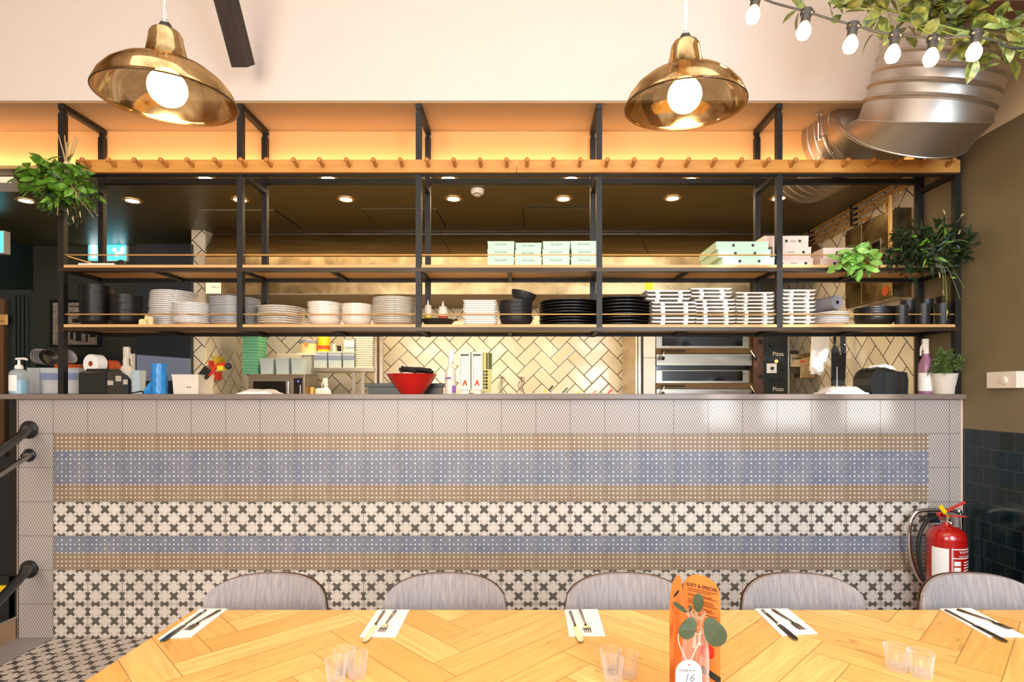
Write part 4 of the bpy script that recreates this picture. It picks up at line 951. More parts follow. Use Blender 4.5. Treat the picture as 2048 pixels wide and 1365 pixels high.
# ================================================================ PLANTS
def rdir(r, zmin=-1, zmax=1):
    while True:
        v = Vector((r.uniform(-1, 1), r.uniform(-1, 1), r.uniform(-1, 1)))
        if .1 < v.length <= 1 and zmin <= v.normalized().z <= zmax: return v.normalized()
def clump(pts, Y, n, L, W, seed, zdir=(-1, 1), ydepth=.07, jit=12, toward=.35):
    """leaves about blobs (px, py, radius px)"""
    r = random.Random(seed); m = MB(); tot = sum(p[2]**1.5 for p in pts)
    for (px, py, rad) in pts:
        for k in range(max(1, int(n*rad**1.5/tot))):
            a = r.uniform(0, 6.28); q = rad*math.sqrt(r.random()); c = Vector((X(px+q*math.cos(a), Y), Y+r.uniform(-ydepth, ydepth), Z(py+q*math.sin(a), Y)))
            d = rdir(r, *zdir); d = (d+Vector((math.cos(a)*.8, -toward, -math.sin(a)*.5))).normalized()
            m.leaf(c, d, rdir(r)+Vector((0, -.6, .5)), L*r.uniform(.7, 1.3), W*r.uniform(.7, 1.25), r.uniform(.1, .5), r.uniform(0, .5))
    return m
Yh = 3.20
t = thing('hanging_herb_bunch', 'bunch of fresh green herbs hanging upside down at the left post', 'plant', (X(130, Yh), Yh, Z(330, Yh)))
clump([(95, 350, 30), (140, 352, 28), (110, 375, 38), (75, 360, 22), (150, 372, 26), (160, 385, 18)], Yh, 260, .062, .034, 1, (-1, .5)).build('broad_leaves', 'leaf', t, smooth=True)
clump([(130, 400, 34), (165, 400, 28), (150, 430, 20), (110, 405, 24), (185, 385, 14)], Yh+.02, 520, .028, .008, 2, (-1, .3)).build('fine_leaves', 'herb', t)
m = MB(); r = random.Random(4); knot = Vector((X(133, Yh), Yh, Z(331, Yh)))
for dx, dy in ((-12, -60), (0, -58), (8, -50), (14, -60), (25, -52), (3, -45)): m.tube([knot, knot+Vector((X(1050+dx*.5, Yh), r.uniform(-.01, .01), -dy*.5*Yh/F)), knot+Vector((X(1050+dx, Yh), r.uniform(-.02, .02), -dy*Yh/F))], [.004, .0035, .0025], 6)
for k in range(14):
    e_ = Vector((X(r.uniform(70, 195), Yh), Yh+r.uniform(-.06, .06), Z(r.uniform(380, 440), Yh))); m.tube([knot, (knot+e_)/2+Vector((0, -.02, -.02)), e_], .0016, 5)
m.build('stalks', 'stalk', t); MB().lathe([(.010, -.02), (.015, -.008), (.015, .008), (.010, .02)], knot, 14).build('twine', 'twine', t, smooth=True)
m = MB()
for px, py in ((146, 447), (160, 437), (135, 432), (152, 400)): m.leaf((X(px, Yh-.05), Yh-.05, Z(py-10, Yh)), (0, 0, -1), (0, -1, 0), .04, .009)
m.build('dry_leaves', 'stalk', t)
t = thing('trailing_herb_bunch', 'dark green herb bunch spilling off the right end of the upper shelf', 'plant', (X(1850, 3.3), 3.3, Z1))
clump([(1850, 495, 44), (1810, 500, 34), (1890, 495, 36), (1870, 470, 24), (1835, 520, 36), (1895, 515, 28), (1790, 520, 20), (1905, 480, 18)], 3.27, 760, .052, .016, 6, (-1, 1), .09).build('leaves', 'herb', t, smooth=True)
clump([(1800, 480, 26), (1820, 455, 14), (1785, 505, 20)], 3.3, 260, .022, .006, 8, (-.3, 1), .08).build('fine_leaves', 'herb', t)
clump([(1860, 470, 26), (1830, 495, 26), (1885, 500, 26), (1848, 520, 20), (1895, 545, 12)], 3.2, 34, .045, .015, 7, (-1, 1), .03).build('bright_leaves', 'leaf', t, smooth=True)
m = MB(); r = random.Random(5); b0 = Vector((X(1860, 3.25), 3.25, Z(500, 3.25)))
for px, py in ((1926, 432), (1890, 425), (1905, 455), (1880, 590), (1900, 640), (1935, 575), (1920, 600), (1895, 600), (1940, 490)):
    e_ = Vector((X(px, 3.2), 3.2+r.uniform(-.03, .03), Z(py, 3.2))); mid = (b0+e_)/2+Vector((r.uniform(-.02, .03), -.03, .03)); m.tube(smoothpath([b0, mid, e_], 4), .0018, 5)
m.build('stalks', 'stem', t)
m = MB()
for px, py, dx, dz in ((1890, 430, -.3, 1), (1920, 433, .8, .5), (1916, 470, .5, 1), (1885, 580, .3, -1), (1878, 545, .2, -1), (1895, 620, -.1, -1)): m.leaf((X(px, 3.19), 3.19, Z(py, 3.19)), (dx, -.1, dz), (0, -1, 0), .035, .009)
m.build('pale_leaves', 'stalk', t)
t = thing('basil_sprig', 'bright green basil leaves drooping over the upper shelf edge', 'plant', (X(1705, 3.27), 3.27, Z1))
clump([(1712, 520, 24), (1702, 504, 12), (1733, 525, 15), (1680, 522, 10), (1715, 536, 12)], 3.255, 75, .062, .044, 12, (-.8, .6), .04, toward=.7).build('leaves', 'basil', t, smooth=True)
m = MB()
for px, py in ((1690, 500), (1730, 545), (1675, 525), (1745, 520)): m.tube([(X(1708, 3.3), 3.31, Z(524, 3.3)), (X(px, 3.26), 3.27, Z(py, 3.26))], .002, 6)
m.build('stems', 'stem', t)
# potted rosemary on the worktop
Yr = 3.36; xr = X(1888, Yr); zt = Z(747, Yr-.06)
t = thing('potted_herb', 'feathery green herb in a white pot at the right end of the worktop', 'plant', (xr, Yr, WT))
MB().lathe([(.001, WT+.0005), (.054, WT+.0005), (.057, WT+.004), (.071, zt-.006), (.073, zt), (.068, zt), (.064, zt-.02), (.001, zt-.02)], (xr, Yr, 0), 36, cap=False).build('pot', 'pot', t, smooth=True)
MB().lathe([(.001, 0), (.063, 0)], (xr, Yr, zt-.018), 24, cap=False).build('soil', 'soil', t)
m = MB(); st = MB(); r = random.Random(21)
for k in range(80):
    a = r.uniform(0, 6.28); sp = r.uniform(.3, 1); top = Vector((xr+.012+math.cos(a)*.125*sp, Yr-.02+math.sin(a)*.10*sp, zt+.115*(1.1-sp*sp)+r.uniform(-.045, .03))); b0 = Vector((xr+math.cos(a)*.04*sp, Yr+math.sin(a)*.04*sp, zt-.015))
    mid = (b0+top)/2+Vector((0, 0, .035)); P = smoothpath([b0, mid, top], 5); st.tube(P, .0011, 4)
    for i, p in enumerate(P[1:]):
        dd = (p-P[i]).normalized()
        for q in range(7): m.leaf(p+Vector((r.uniform(-.003, .003),)*3), dd*.5+rdir(r), rdir(r), r.uniform(.014, .026), .0030, 0, .1)
m.build('needles', 'rose', t); st.build('stems', 'stem', t)
# ivy garland across the top right corner
t = thing('ivy_garland', 'artificial variegated ivy garland draped across the top right corner', 'garland', (X(1850, 1.8), 1.8, Z(40, 1.8)))
path = [(1300, -160), (1560, -20), (1660, -5), (1740, 12), (1800, 25), (1860, 45), (1915, 60), (1975, 72), (2060, 95), (2350, 110), (2650, 40)]
P = smoothpath([(X(a, 1.8), 1.8, Z(b, 1.8)) for a, b in path], 5)
MB().tube(P, .004, 6).build('vine', 'stem', t)
clump([(1570, -2, 12), (1610, 2, 14), (1690, 5, 22), (1720, 18, 24), (1790, 18, 30), (1830, 20, 30), (1870, 28, 34), (1910, 45, 36), (1950, 55, 32), (1995, 75, 30), (2040, 85, 34), (1965, 90, 22), (2040, 50, 22), (1890, 85, 16), (1840, -5, 36), (1900, 5, 36), (1760, -10, 36)], 1.8, 215, .064, .036, 31, (-1, .7), .07, toward=.5).build('leaves', 'vari', t, smooth=True)
m = MB(); r = random.Random(8)
for k in range(16):
    p = P[r.randrange(11, len(P)-11)]; m.tube(smoothpath([p, p+Vector((r.uniform(-.05, .05), -.02, -.03)), p+Vector((r.uniform(-.08, .08), -.03, r.uniform(-.09, -.02)))], 4), .0013, 4)
tag(m.build('tendrils', 'stem', t), kind='stuff')
# fairy lights
Yf = 1.70
t = thing('festoon_lights', 'string of six glowing festoon bulbs on a black cable at top right', 'string lights', (X(1750, Yf), Yf, Z(60, Yf)))
cp = [(900, -420), (1250, -150), (1470, -20), (1512, -10), (1545, 5), (1616, 24), (1660, 38), (1708, 50), (1750, 63), (1793, 69), (1868, 76), (1955, 74), (2000, 85), (2060, 98), (2400, 90), (2745, -60)]
MB().tube(smoothpath([(X(a, Yf), Yf, Z(b, Yf)) for a, b in cp], 4), .0032, 6).build('cable', 'rubber', t, smooth=True)
for i, (a, b) in enumerate(((1513, -8), (1614, 24), (1707, 51), (1791, 70), (1867, 77), (1953, 66))):
    p = Vector((X(a, Yf), Yf, Z(b, Yf)+.006)); ax = Vector((-.20, -.12, -1)).normalized()
    h = MB().lathe([(.012, 0), (.018, .004), (.018, .014), (.0145, .018), (.0135, .046), (.012, .047)], p, 16, ax).build('lamp_holder', 'blackp', t, smooth=True)
    MB().beam(p-ax*.002, p+Vector((.022, 0, -.008)), .006, .006).build('clip', 'blackp', h)
    MB().lathe([(.011, 0), (.015, .008), (.0195, .020), (.0205, .030), (.016, .043), (.008, .049), (.001, .051)], p+ax*.046, 18, ax).build('bulb', 'fairy', h, smooth=True)
    light('bulb_light', 'POINT', p+ax*.075+Vector((0, -.035, 0)), .9, (1.0, .70, .36), .02, parent=t)
# ================================================================ THE KITCHEN
# recessed ceiling spotlights
def downlight(px, py, lb, en=5):
    Y = F*(ZC-.021-H)/(CY-py); x = X(px, Y); z = ZC-.021
    t = thing('recessed_spotlight', lb, 'spotlight', (x, Y, z), 'recessed spotlights in the kitchen ceiling')
    MB().lathe([(.044, -.003), (.060, -.005), (.066, -.001), (.066, 0)], (x, Y, z), 24, cap=False).build('trim_ring', 'brass', t, smooth=True)
    MB().lathe([(.001, -.0025), (.045, -.0025), (.045, -.001)], (x, Y, z), 24, cap=False).build('lamp', 'spot', t)
    light('spot_light', 'SPOT', (x, Y, z-.012), en, (1.0, .80, .52), .03, aim=(x, Y, 0), angle=2.3, blend=.8, parent=t)
pos = ['leftmost', 'second from left', 'middle one', 'second from right', 'rightmost']
for i, (a, b) in enumerate(((412, 357), (657, 357), (897, 357), (1142, 358), (1380, 360))): downlight(a, b, f'recessed ceiling spotlight, {pos[i]} of five just behind the peg rail')
pos = ['leftmost', 'second from left', 'third from left', 'middle one', 'third from right', 'second from right', 'rightmost']
for i, (a, b) in enumerate(((265, 402), (480, 400), (692, 399), (907, 398), (1127, 398), (1345, 397), (1557, 397))): downlight(a, b, f'recessed ceiling spotlight, {pos[i]} of seven in the rear row')
downlight(52, 402, 'recessed ceiling spotlight left of the hanging herb bunch', 4)
zc = ZC-.021
Yd = F*(zc-.03-H)/(CY-388); xd = X(955, Yd)
t = thing('smoke_detector', 'round white smoke detector on the dark kitchen ceiling', 'smoke detector', (xd, Yd, zc))
MB().lathe([(.001, -.045), (.022, -.045), (.024, -.038), (.040, -.032), (.046, -.022), (.048, -.002), (.048, 0)], (xd, Yd, zc), 28, cap=False).build('housing', 'wp', t, smooth=True)
m = MB()
for k in range(12): a = 2*math.pi*k/12; m.box(xd+.024*math.cos(a)-.003, xd+.024*math.cos(a)+.003, Yd+.034*math.sin(a)-.003, Yd+.034*math.sin(a)+.003, zc-.040, zc-.030)
tag(m.build('vent_slots', 'ink', t), kind='stuff')
def hatch(pts, lb):
    P = []
    for a, b in pts:
        Y = F*(zc-H)/(CY-b); P.append(Vector((X(a, Y), Y, zc-.001)))
    c = sum(P, Vector())/4; t = thing('ceiling_hatch', lb, 'hatch', c, 'access hatches in the kitchen ceiling')
    MB().prism([c+(p-c)*.99 for p in P], (0, 0, -.004)).build('hatch_panel', 'kceil', t)
    f = MB()
    for i in range(4): f.beam(P[i], P[(i+1) % 4], .010, .006)
    f.build('hatch_frame', 'blackp', t)
hatch([(395, 420), (548, 420), (600, 455), (385, 455)], 'square ceiling hatch nearest the tiled stub wall')
hatch([(722, 417), (870, 417), (893, 455), (758, 455)], 'square ceiling hatch in the middle of the kitchen ceiling')
hatch([(1046, 416), (1192, 416), (1206, 456), (1050, 456)], 'square ceiling hatch right of the smoke detector')
# extraction hood
YH = 4.7; hx0, hx1 = X(411, YH), X(1500, YH); hz0, hz1 = Z(589, YH), Z(514, YH)
t = thing('extraction_hood', 'wide worn stainless steel extraction hood over the cooking line', 'hood', ((hx0+hx1)/2, 5.2, hz0))
MB().box(hx0, hx1, YH, YH+.02, hz0, hz1, .002).build('front_lip', 'hood', t)
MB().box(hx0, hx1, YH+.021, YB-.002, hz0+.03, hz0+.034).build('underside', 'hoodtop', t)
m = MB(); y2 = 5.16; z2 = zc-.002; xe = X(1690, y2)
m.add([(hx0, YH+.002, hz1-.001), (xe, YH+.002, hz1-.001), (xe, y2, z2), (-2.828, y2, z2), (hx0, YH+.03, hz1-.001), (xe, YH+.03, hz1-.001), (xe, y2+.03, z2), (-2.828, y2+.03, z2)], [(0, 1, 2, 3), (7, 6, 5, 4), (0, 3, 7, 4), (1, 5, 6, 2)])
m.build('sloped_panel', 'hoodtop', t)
m = MB()
for px in (470, 880, 1276): m.beam((X(px, YH)+.1, YH+.0, hz1), (X(px, y2), y2-.003, z2), .008, .004)
m.beam((-2.83, y2-.006, z2-.01), (xe, y2-.006, z2-.01), .012, .012)
m.build('panel_seam', 'steel', t)
MB().box(X(440, YH), X(700, YH), YH-.004, YH-.0005, hz0+.0, hz0+.004).build('edge_bead', 'steel', t)
t = MB().box(X(411, 4.68), X(441, 4.68), 4.683, 4.690, Z(588, 4.69), Z(566, 4.69)).build('paper_notice', 'wpaper', origin=(X(425, 4.69), 4.69, Z(588, 4.69))); tag(t, 'white paper notice stuck to the left end of the hood', 'notice')
text('handwriting', 'Mon 23', .022, (X(431, 4.68), 4.6825, Z(575, 4.69)), FR, 'ink', t, ext=.0003)
Yn = 4.69
t = thing('hood_poster', 'yellow poster reading PEACE stuck on the right part of the hood', 'poster', (X(1298, Yn), Yn, Z(590, Yn)))
MB().box(X(1287, Yn), X(1309, Yn), Yn+.003, Yn+.008, Z(589, Yn), Z(562, Yn)).build('sheet', 'pot', t)
MB().box(X(1289, Yn), X(1307, Yn), Yn+.001, Yn+.0025, Z(580, Yn), Z(562, Yn)).build('yellow_print', 'yellow', t)
text('lettering', 'PEACE', .027, (X(1298, Yn), Yn+.0015, Z(585, Yn)), FR, 'redp', t, ext=.0003)
# rear steel bench
t = thing('steel_bench', 'long stainless steel work bench against the tiled kitchen wall', 'bench', (-.9, 5.4, 0))
MB().box(-2.82, .9, 5.08, YB-.003, .88, .92, .003).build('bench_top', 'steel', t)
for x in (-2.78, -1.2, .85):
    for y in (5.12, 5.62): MB().box(x-.02, x+.02, y-.02, y+.02, 0, .879).build('leg', 'steel', t)
# microwave shelf + microwave
t = thing('riser_shelf', 'stainless riser shelf standing on the bench beneath the microwave', 'shelf', (X(600, 5.2), 5.3, .921))
MB().box(X(484, 5.1), X(700, 5.1), 5.09, 5.6, 1.285, 1.305, .002).build('shelf_top', 'steel', t)
for px in (488, 695):
    for y in (5.11, 5.58): MB().box(X(px, 5.1)-.015, X(px, 5.1)+.015, y-.015, y+.015, .921, 1.284).build('leg', 'steel', t)
Ym_ = 5.10; mx0, mx1 = X(497, Ym_), X(609, Ym_); mz = Z(748.5, Ym_)
t = thing('microwave', 'stainless steel microwave oven with black keypad left of the white wall shelf', 'microwave', ((mx0+mx1)/2, 5.28, 1.306))
MB().box(mx0, mx1, Ym_, Ym_+.36, 1.3065, mz, .004).build('casing', 'steel', t)
MB().box(X(507, Ym_), X(572, Ym_), Ym_-.006, Ym_-.0005, 1.33, Z(763, Ym_)).build('door_window', 'ovend', t)
MB().cyl((X(579, Ym_), Ym_-.022, 1.33), (X(579, Ym_), Ym_-.022, Z(764, Ym_)), .010).build('door_handle', 'chrome', t)
kp = MB().box(X(588, Ym_), X(605, Ym_), Ym_-.005, Ym_-.0005, 1.32, Z(757, Ym_)).build('keypad', 'blackp', t)
text('clock', '88', .016, (X(597, Ym_), Ym_-.0065, Z(763.5, Ym_)), FR, 'led', kp)
m = MB()
for k in range(5): m.box(X(600, Ym_), X(602.5, Ym_), Ym_-.0065, Ym_-.0052, Z(773+k*3.5, Ym_), Z(771+k*3.5, Ym_))
tag(m.build('key_marks', 'wpaper', kp), kind='stuff')
# plastic tubs
def tub(x0, x1, zb, zt, Y, dp, m, lb, name='plastic_tub', fill=None, lid=None, band=None, taper=.93, grp=None):
    t = thing(name, lb, 'tub', ((x0+x1)/2, Y+dp/2, zb), grp); cx = (x0+x1)/2; cy = Y+dp/2; b = MB(); hw = (x1-x0)/2
    def ring(s, z, th=0): return [(cx+a*(hw*s-th), cy+c*(dp/2*s-th), z) for a, c in ((-1, -1), (1, -1), (1, 1), (-1, 1))]
    r = [ring(taper, zb+.0005), ring(1, zt-.008), ring(1.03, zt-.008), ring(1.03, zt), ring(1, zt, .002), ring(taper, zb+.004, .002)]
    vs = [p for q in r for p in q]; fs = [(i*4+j, i*4+(j+1) % 4, (i+1)*4+(j+1) % 4, (i+1)*4+j) for i in range(5) for j in range(4)]+[(3, 2, 1, 0), (20, 21, 22, 23)]
    b.add(vs, fs).build('tub_body', m, t)
    if fill: MB().box(cx-hw*taper+.004, cx+hw*taper-.004, Y+.012, Y+dp-.012, zb+.006, zb+(zt-zb)*.72).build('contents', fill, t)
    if lid: MB().box(cx-hw*1.05, cx+hw*1.05, cy-dp*.525, cy+dp*.525, zt+.0005, zt+.010, .003).build('lid', lid, t)
    if band: MB().box(cx-hw*.98, cx+hw*.98, Y-.001+(1-.99)*0, Y+.0005, zb+(zt-zb)*.55, zb+(zt-zb)*.8).build('liner_edge', band, t)
    return t
for i, (a, b) in enumerate(((520, 546), (551, 577), (582, 604))):
    tub(X(a, 5.12), X(b, 5.12), mz+.0005, Z(717, 5.12), 5.12, .17, 'clearb', f'frosted plastic tub on the microwave, {["leftmost", "middle one", "rightmost"][i]} of three', fill='foil' if i == 2 else 'pot', grp='frosted tubs on the microwave')
for k in range(4):
    o = MB().box(X(556-k, 5.15), X(597, 5.15), 5.14, 5.30, Z(717, 5.15)+.001+k*.010, Z(717, 5.15)+.009+k*.010, .003).build('tub_lid', 'pot', origin=(X(577, 5.15), 5.22, Z(717, 5.15)+k*.010)); tag(o, f'pale tub lid lying on the frosted tubs, {from_top(3-k, 4)} of the lid pile', 'lid', 'pale tub lids on the frosted tubs')
# folded mint card cartons
zz0 = mz+.0005; hgt = (Z(664, 5.2)-zz0)/14; root = None
for k in range(14):
    xo = rn.uniform(-.003, .003)
    lb = f'green folded carton, {from_top(13-k, 14)} of the pile left of the tubs'
    if not root:
        root = thing('folded_carton', lb, 'carton', (X(502, 5.2), 5.32, zz0), 'green folded cartons in the pile'); MB().box(X(484.5, 5.2), X(516.5, 5.2), 5.2, 5.37, zz0, zz0+hgt*.88, .002).build('card_sheet', 'mintd', root)
        MB().box(X(484, 5.2), X(517, 5.2), 5.199, 5.371, zz0+hgt*.80, zz0+hgt*.93).build('card_flap', 'mintd', root)
    else: dup(root, (X(502, 5.2)+xo, 5.32, zz0+hgt*k), lb)
# steel wall shelf with post
Ys_ = 5.22; sz = Z(735.5, Ys_)
t = thing('wall_shelf', 'stainless steel shelf on posts holding tubs and flat trays', 'shelf', (X(690, Ys_), 5.4, sz))
MB().box(X(622, Ys_), X(748.5, Ys_), Ys_, 5.56, Z(744, Ys_), sz, .002).build('shelf_top', 'steel', t)
for a, b in ((704, 711), (722, 729)): MB().box(X(a, 5.3), X(b, 5.3), 5.30, 5.33, .921, Z(744.5, Ys_)).build('shelf_leg', 'steel', t)
for a, b in ((749, 754), (759, 765)): MB().box(X(a, 5.25), X(b, 5.25), 5.25, 5.29, .921, 2.26).build('upright', 'steel', t)
m = MB().box(X(754.2, 5.25), X(758.8, 5.25), 5.27, 5.285, .921, 2.26); m.build('slotted_strip', 'hoodtop', t)
for i, (a, b) in enumerate(((627, 654), (656, 683), (685, 709))):
    tub(X(a, 5.24), X(b, 5.24), sz+.0005, Z(705.5, 5.24), 5.24, .18, 'clearb', f'blue-lined tub on the wall shelf, {["leftmost", "middle one", "rightmost"][i]} of three', fill=['pot', 'china', 'wpaper'][i], lid='pot', band='greyblue', grp='blue-lined tubs on the wall shelf')
zt2 = Z(705.5, 5.24)+.011
x = X(612.5, 5.24)
t = thing('round_tub', 'pale yellow round tub with blue rim and orange print', 'tub', (x, 5.32, Z(707, 5.24)))
r = 17.5*5.3/F; MB().lathe([(.001, Z(706.5, 5.24)), (r*.88, Z(706.5, 5.24)), (r*.97, Z(684, 5.24)), (r, Z(679, 5.24)), (.001, Z(678, 5.24))], (x, 5.32, 0), 28).build('tub_body', 'cardb', t, smooth=True)
MB().lathe([(r*1.02, Z(686, 5.24)), (r*1.03, Z(680, 5.24))], (x, 5.32, 0), 28, cap=False).build('blue_band', 'greyblue', t)
MB().lathe([(.0001, 0), (.018, 0), (.018, .002), (.0001, .002)], (x, 5.32-r*1.0, Z(689, 5.24)), 18, (0, -1, 0)).build('orange_print', 'orange', t)
m_ = MB().box(X(594, 5.24), X(634, 5.24), 5.235, 5.43, Z(711, 5.24), Z(706.8, 5.24), .002); tag(m_.build('small_tray', 'pot', origin=(X(612, 5.24), 5.33, Z(711, 5.24))), 'pale flat tray carrying the yellow round tub', 'tray')
MB2 = MB().box(X(598, 5.24), X(622, 5.24), 5.245, 5.40, mz+.001, Z(711.3, 5.24), .003); tag(MB2.build('storage_box', 'clear', origin=(X(610, 5.24), 5.32, mz)), 'clear storage box behind the microwave tubs, under the round tub', 'box')
def tin(px0, px1, pyt, m, name, lb, cat, zb, Y=5.26, cap=None, lab=None):
    x = X((px0+px1)/2, Y); r = (px1-px0)/2*Y/F; zt = Z(pyt, Y); t = thing(name, lb, cat, (x, Y+r, zb))
    MB().lathe([(.001, zb), (r*.96, zb), (r, zb+.006), (r, zt-.006), (r*.96, zt), (.001, zt)], (x, Y+r, 0), 24).build('body', m, t, smooth=True)
    if cap: MB().lathe([(.001, zt+.0005), (r*.8, zt+.0005), (r*.8, zt+.02), (.001, zt+.02)], (x, Y+r, 0), 20).build('cap', cap, t)
    if lab: MB().lathe([(r*1.01, zb+(zt-zb)*.15), (r*1.01, zb+(zt-zb)*.4)], (x, Y+r, 0), 24, cap=False).build('label_band', lab, t)
tin(632, 655, 673, 'yellow', 'food_tin', 'tall yellow tin standing on the blue-lined tubs', 'tin', zt2, lab='terracotta')
tin(664, 671, 692, 'pot', 'spice_shaker', 'small white shaker right of the yellow tin', 'shaker', zt2, cap='wp')
tin(673.5, 681, 692, 'blackp', 'spice_shaker', 'small black shaker right of the white one', 'shaker', zt2)
t = tub(X(687, 5.25), X(709, 5.25), zt2, Z(679, 5.25), 5.25, .12, 'clearb', 'clear tub with a paper label on top of the blue-lined tubs', fill='pot', lid='foil')
MB().box(X(690, 5.24), X(707, 5.24), 5.2465, 5.2482, Z(695, 5.25), Z(685, 5.25)).build('paper_label', 'wpaper', t)
root = None; n = 16; hgt = (Z(664, 5.24)-sz)/n
for k in range(n):
    lb = f'flat cream tray, {from_top(n-1-k, n)} of the pile beside the steel uprights'
    if not root:
        root = MB().box(X(711, 5.24), X(746, 5.24), 5.24, 5.5, sz+.0006, sz+hgt*.72, .003).box(X(714, 5.24), X(743, 5.24), 5.25, 5.49, sz+hgt*.6, sz+hgt*.99).build('flat_tray', 'china', origin=(X(728, 5.24), 5.36, sz)); tag(root, lb, 'tray', 'flat cream trays on the wall shelf')
    else: dup(root, (X(728, 5.24)+rn.uniform(-.002, .002), 5.36, sz+hgt*k), lb)
# small things under the wall shelf
tin(616, 628, 775, 'brass', 'small_jar', 'small golden jar beside the microwave', 'jar', 1.306, Y=5.2)
def spray(name_lb, px, w, pyt, zb, Y, body, label, head, pybody, trig=-1, neckw=.35):
    x = X(px, Y); r = w/2*Y/F; zt = Z(pyt, Y); zs = Z(pybody, Y); t = thing('spray_bottle', name_lb, 'bottle', (x, Y, zb)); H_ = zs-zb
    pr = [(.001, zb+.0005), (r*.95, zb+.0005), (r, zb+.008), (r, zb+H_*.72), (r*.92, zb+H_*.80), (r*.6, zb+H_*.92), (r*neckw, zs), (r*neckw, zs+.012)]
    MB().lathe(pr, (x, Y, 0), 24).build('bottle', body, t, smooth=True)
    if label: MB().lathe([(r*1.012, zb+H_*.08), (r*1.012, zb+H_*.55)], (x, Y, 0), 24, cap=False).build('label', label, t)
    hh = zt-zs-.012; h = MB(); h.cyl((x, Y, zs+.0125), (x, Y, zs+.0125+hh*.35), r*.45, r*.35, 14)
    h.box(x-r*.30, x+r*.55, Y-r*.3, Y+r*.3, zs+hh*.35, zt, .006) if trig > 0 else h.box(x-r*.55, x+r*.30, Y-r*.3, Y+r*.3, zs+hh*.35, zt, .006)
    h.build('spray_head', head, t, smooth=True)
    MB().tube(smoothpath([(x+trig*r*.45, Y, zt-hh*.35), (x+trig*r*.75, Y, zt-hh*.6), (x+trig*r*.8, Y, zs)], 4), .005, 6).build('trigger', head, t)
    return t
spray('white spray bottle right of the golden jar under the wall shelf', 652, 20, 757, 1.306, 5.2, 'wp', None, 'wp', 775)
o = MB().box(X(630, 5.15), X(650, 5.15), 5.14, 5.2, 1.306, Z(777, 5.15), .02).build('cleaning_cloth', 'wpaper', origin=(X(640, 5.15), 5.17, 1.306)); tag(o, 'crumpled white cloth beside the spray bottle under the wall shelf', 'cloth')
# things on the left flank tiles
WX = -2.8315
def flank(name, px0, px1, py0, py1, m, lb, cat, th=.006):
    ya, yb = WX*F/(px0-CX), WX*F/(px1-CX); ym = (ya+yb)/2
    o = MB().box(WX, WX+th, ya, yb, Z(py1, ym), Z(py0, ym)).build(name, m, origin=(WX, ym, Z(py1, ym))); return tag(o, lb, cat)
o = flank('warning_notice', 427, 449, 714, 731, 'yellow', 'yellow notice on the left flank tiles of the kitchen', 'notice')
o = flank('red_notice', 417, 427, 722, 735, 'redp', 'small red notice left of the yellow notice', 'notice')
o = flank('red_wall_box', 427, 437, 744, 761, 'redp', 'small red box on the tiles above the white tub', 'box', .03)
o = flank('paper_chart', 439, 471, 655, 702, 'pot', 'pale paper chart hanging on the left flank tiles', 'chart')
# wall chart with dots on the back wall
yq = YB-.008
t = thing('portion_chart', 'pale green wall chart with black dots behind the card dispensers', 'chart', (X(977, yq), yq, Z(782, yq)))
MB().prism([Vector((X(a, yq), yq, Z(b, yq))) for a, b in ((962, 784), (982, 784), (985, 708), (962, 704))], (0, .004, 0)).build('chart_sheet', 'pgreen', t)
m = MB()
for k in range(6):
    for px in (967, 973): m.lathe([(.0001, 0), (.013, 0), (.013, .001), (.0001, .001)], (X(px, yq), yq-.0005, Z(776-k*6.5, yq)), 12, (0, -1, 0))
for k in range(9):
    for px in (974, 978.5, 982): m.lathe([(.0001, 0), (.009, 0), (.009, .001), (.0001, .001)], (X(px, yq), yq-.0005, Z(737-k*3.6, yq)), 10, (0, -1, 0))
tag(m.build('chart_dots', 'ink', t), kind='stuff')
# ---------------------------------------------------------------- ovens
YO = 4.9
def bx(a, b, c, d, y0, y1, m, nm, par, bev=.002): return MB().box(X(a, YO), X(b, YO), y0, y1, Z(d, YO), Z(c, YO), bev).build(nm, m, par)
t = thing('pizza_oven', 'twin deck steel pizza oven with black control panel', 'oven', (X(1430, YO), 5.2, .0))
MB().box(X(1311.5, YO), X(1505, YO), YO+.03, YO+.75, .5, Z(655, YO), .003).build('casing', 'hoodtop', t)
for lg in ((1320, 0), (1560, 0)): MB().box(X(lg[0], YO)-.03, X(lg[0], YO)+.03, YO+.1, YO+.16, 0, .499).build('leg', 'steel', t)
for k, (a, b_, wn) in enumerate(((668, 708, 'upper'), (741, 778, 'lower'))):
    d = bx(1312, 1498, a, b_-11, YO, YO+.029, 'steel', 'oven_door', t)
    bx(1324, 1485, a+1.5, b_-15.5, YO-.004, YO-.0005, 'ovend', 'door_glass', d, 0)
    bx(1311.5, 1502, b_-10.5, b_, YO-.05, YO+.029, 'hoodtop', 'sill', t)
    MB().cyl((X(1318, YO), YO-.06, Z(b_-6, YO)), (X(1366, YO), YO-.06, Z(b_-6, YO)), .006).build('sill_bar', 'blackp', t)
    for sx, px in ((1, 1325), (-1, 1497)):
        p0 = (X(px, YO), YO-.055, Z(b_-5, YO)); p1 = (X(px-sx*5, YO), YO-.10, Z(b_+10, YO)); MB().tube([p0, p1], .006, 8).build('lever', 'chrome', d)
        MB().ball(p1, .018, 12).build('lever_knob', 'blackp', d, smooth=True)
bx(1312, 1502, 708.5, 732, YO-.02, YO+.029, 'steel', 'deck_front', t)
bx(1312, 1502, 732.5, 740.5, YO+.01, YO+.029, 'ovend', 'deck_gap', t, 0)
bx(1312, 1502, 778.5, 812, YO-.02, YO+.029, 'steel', 'deck_front', t)
bx(1504.5, 1524, 655, 716, YO-.03, YO+.3, 'shell', 'side_panel', t); bx(1504.5, 1524, 716.8, 812, YO-.03, YO+.3, 'shell', 'side_panel', t)
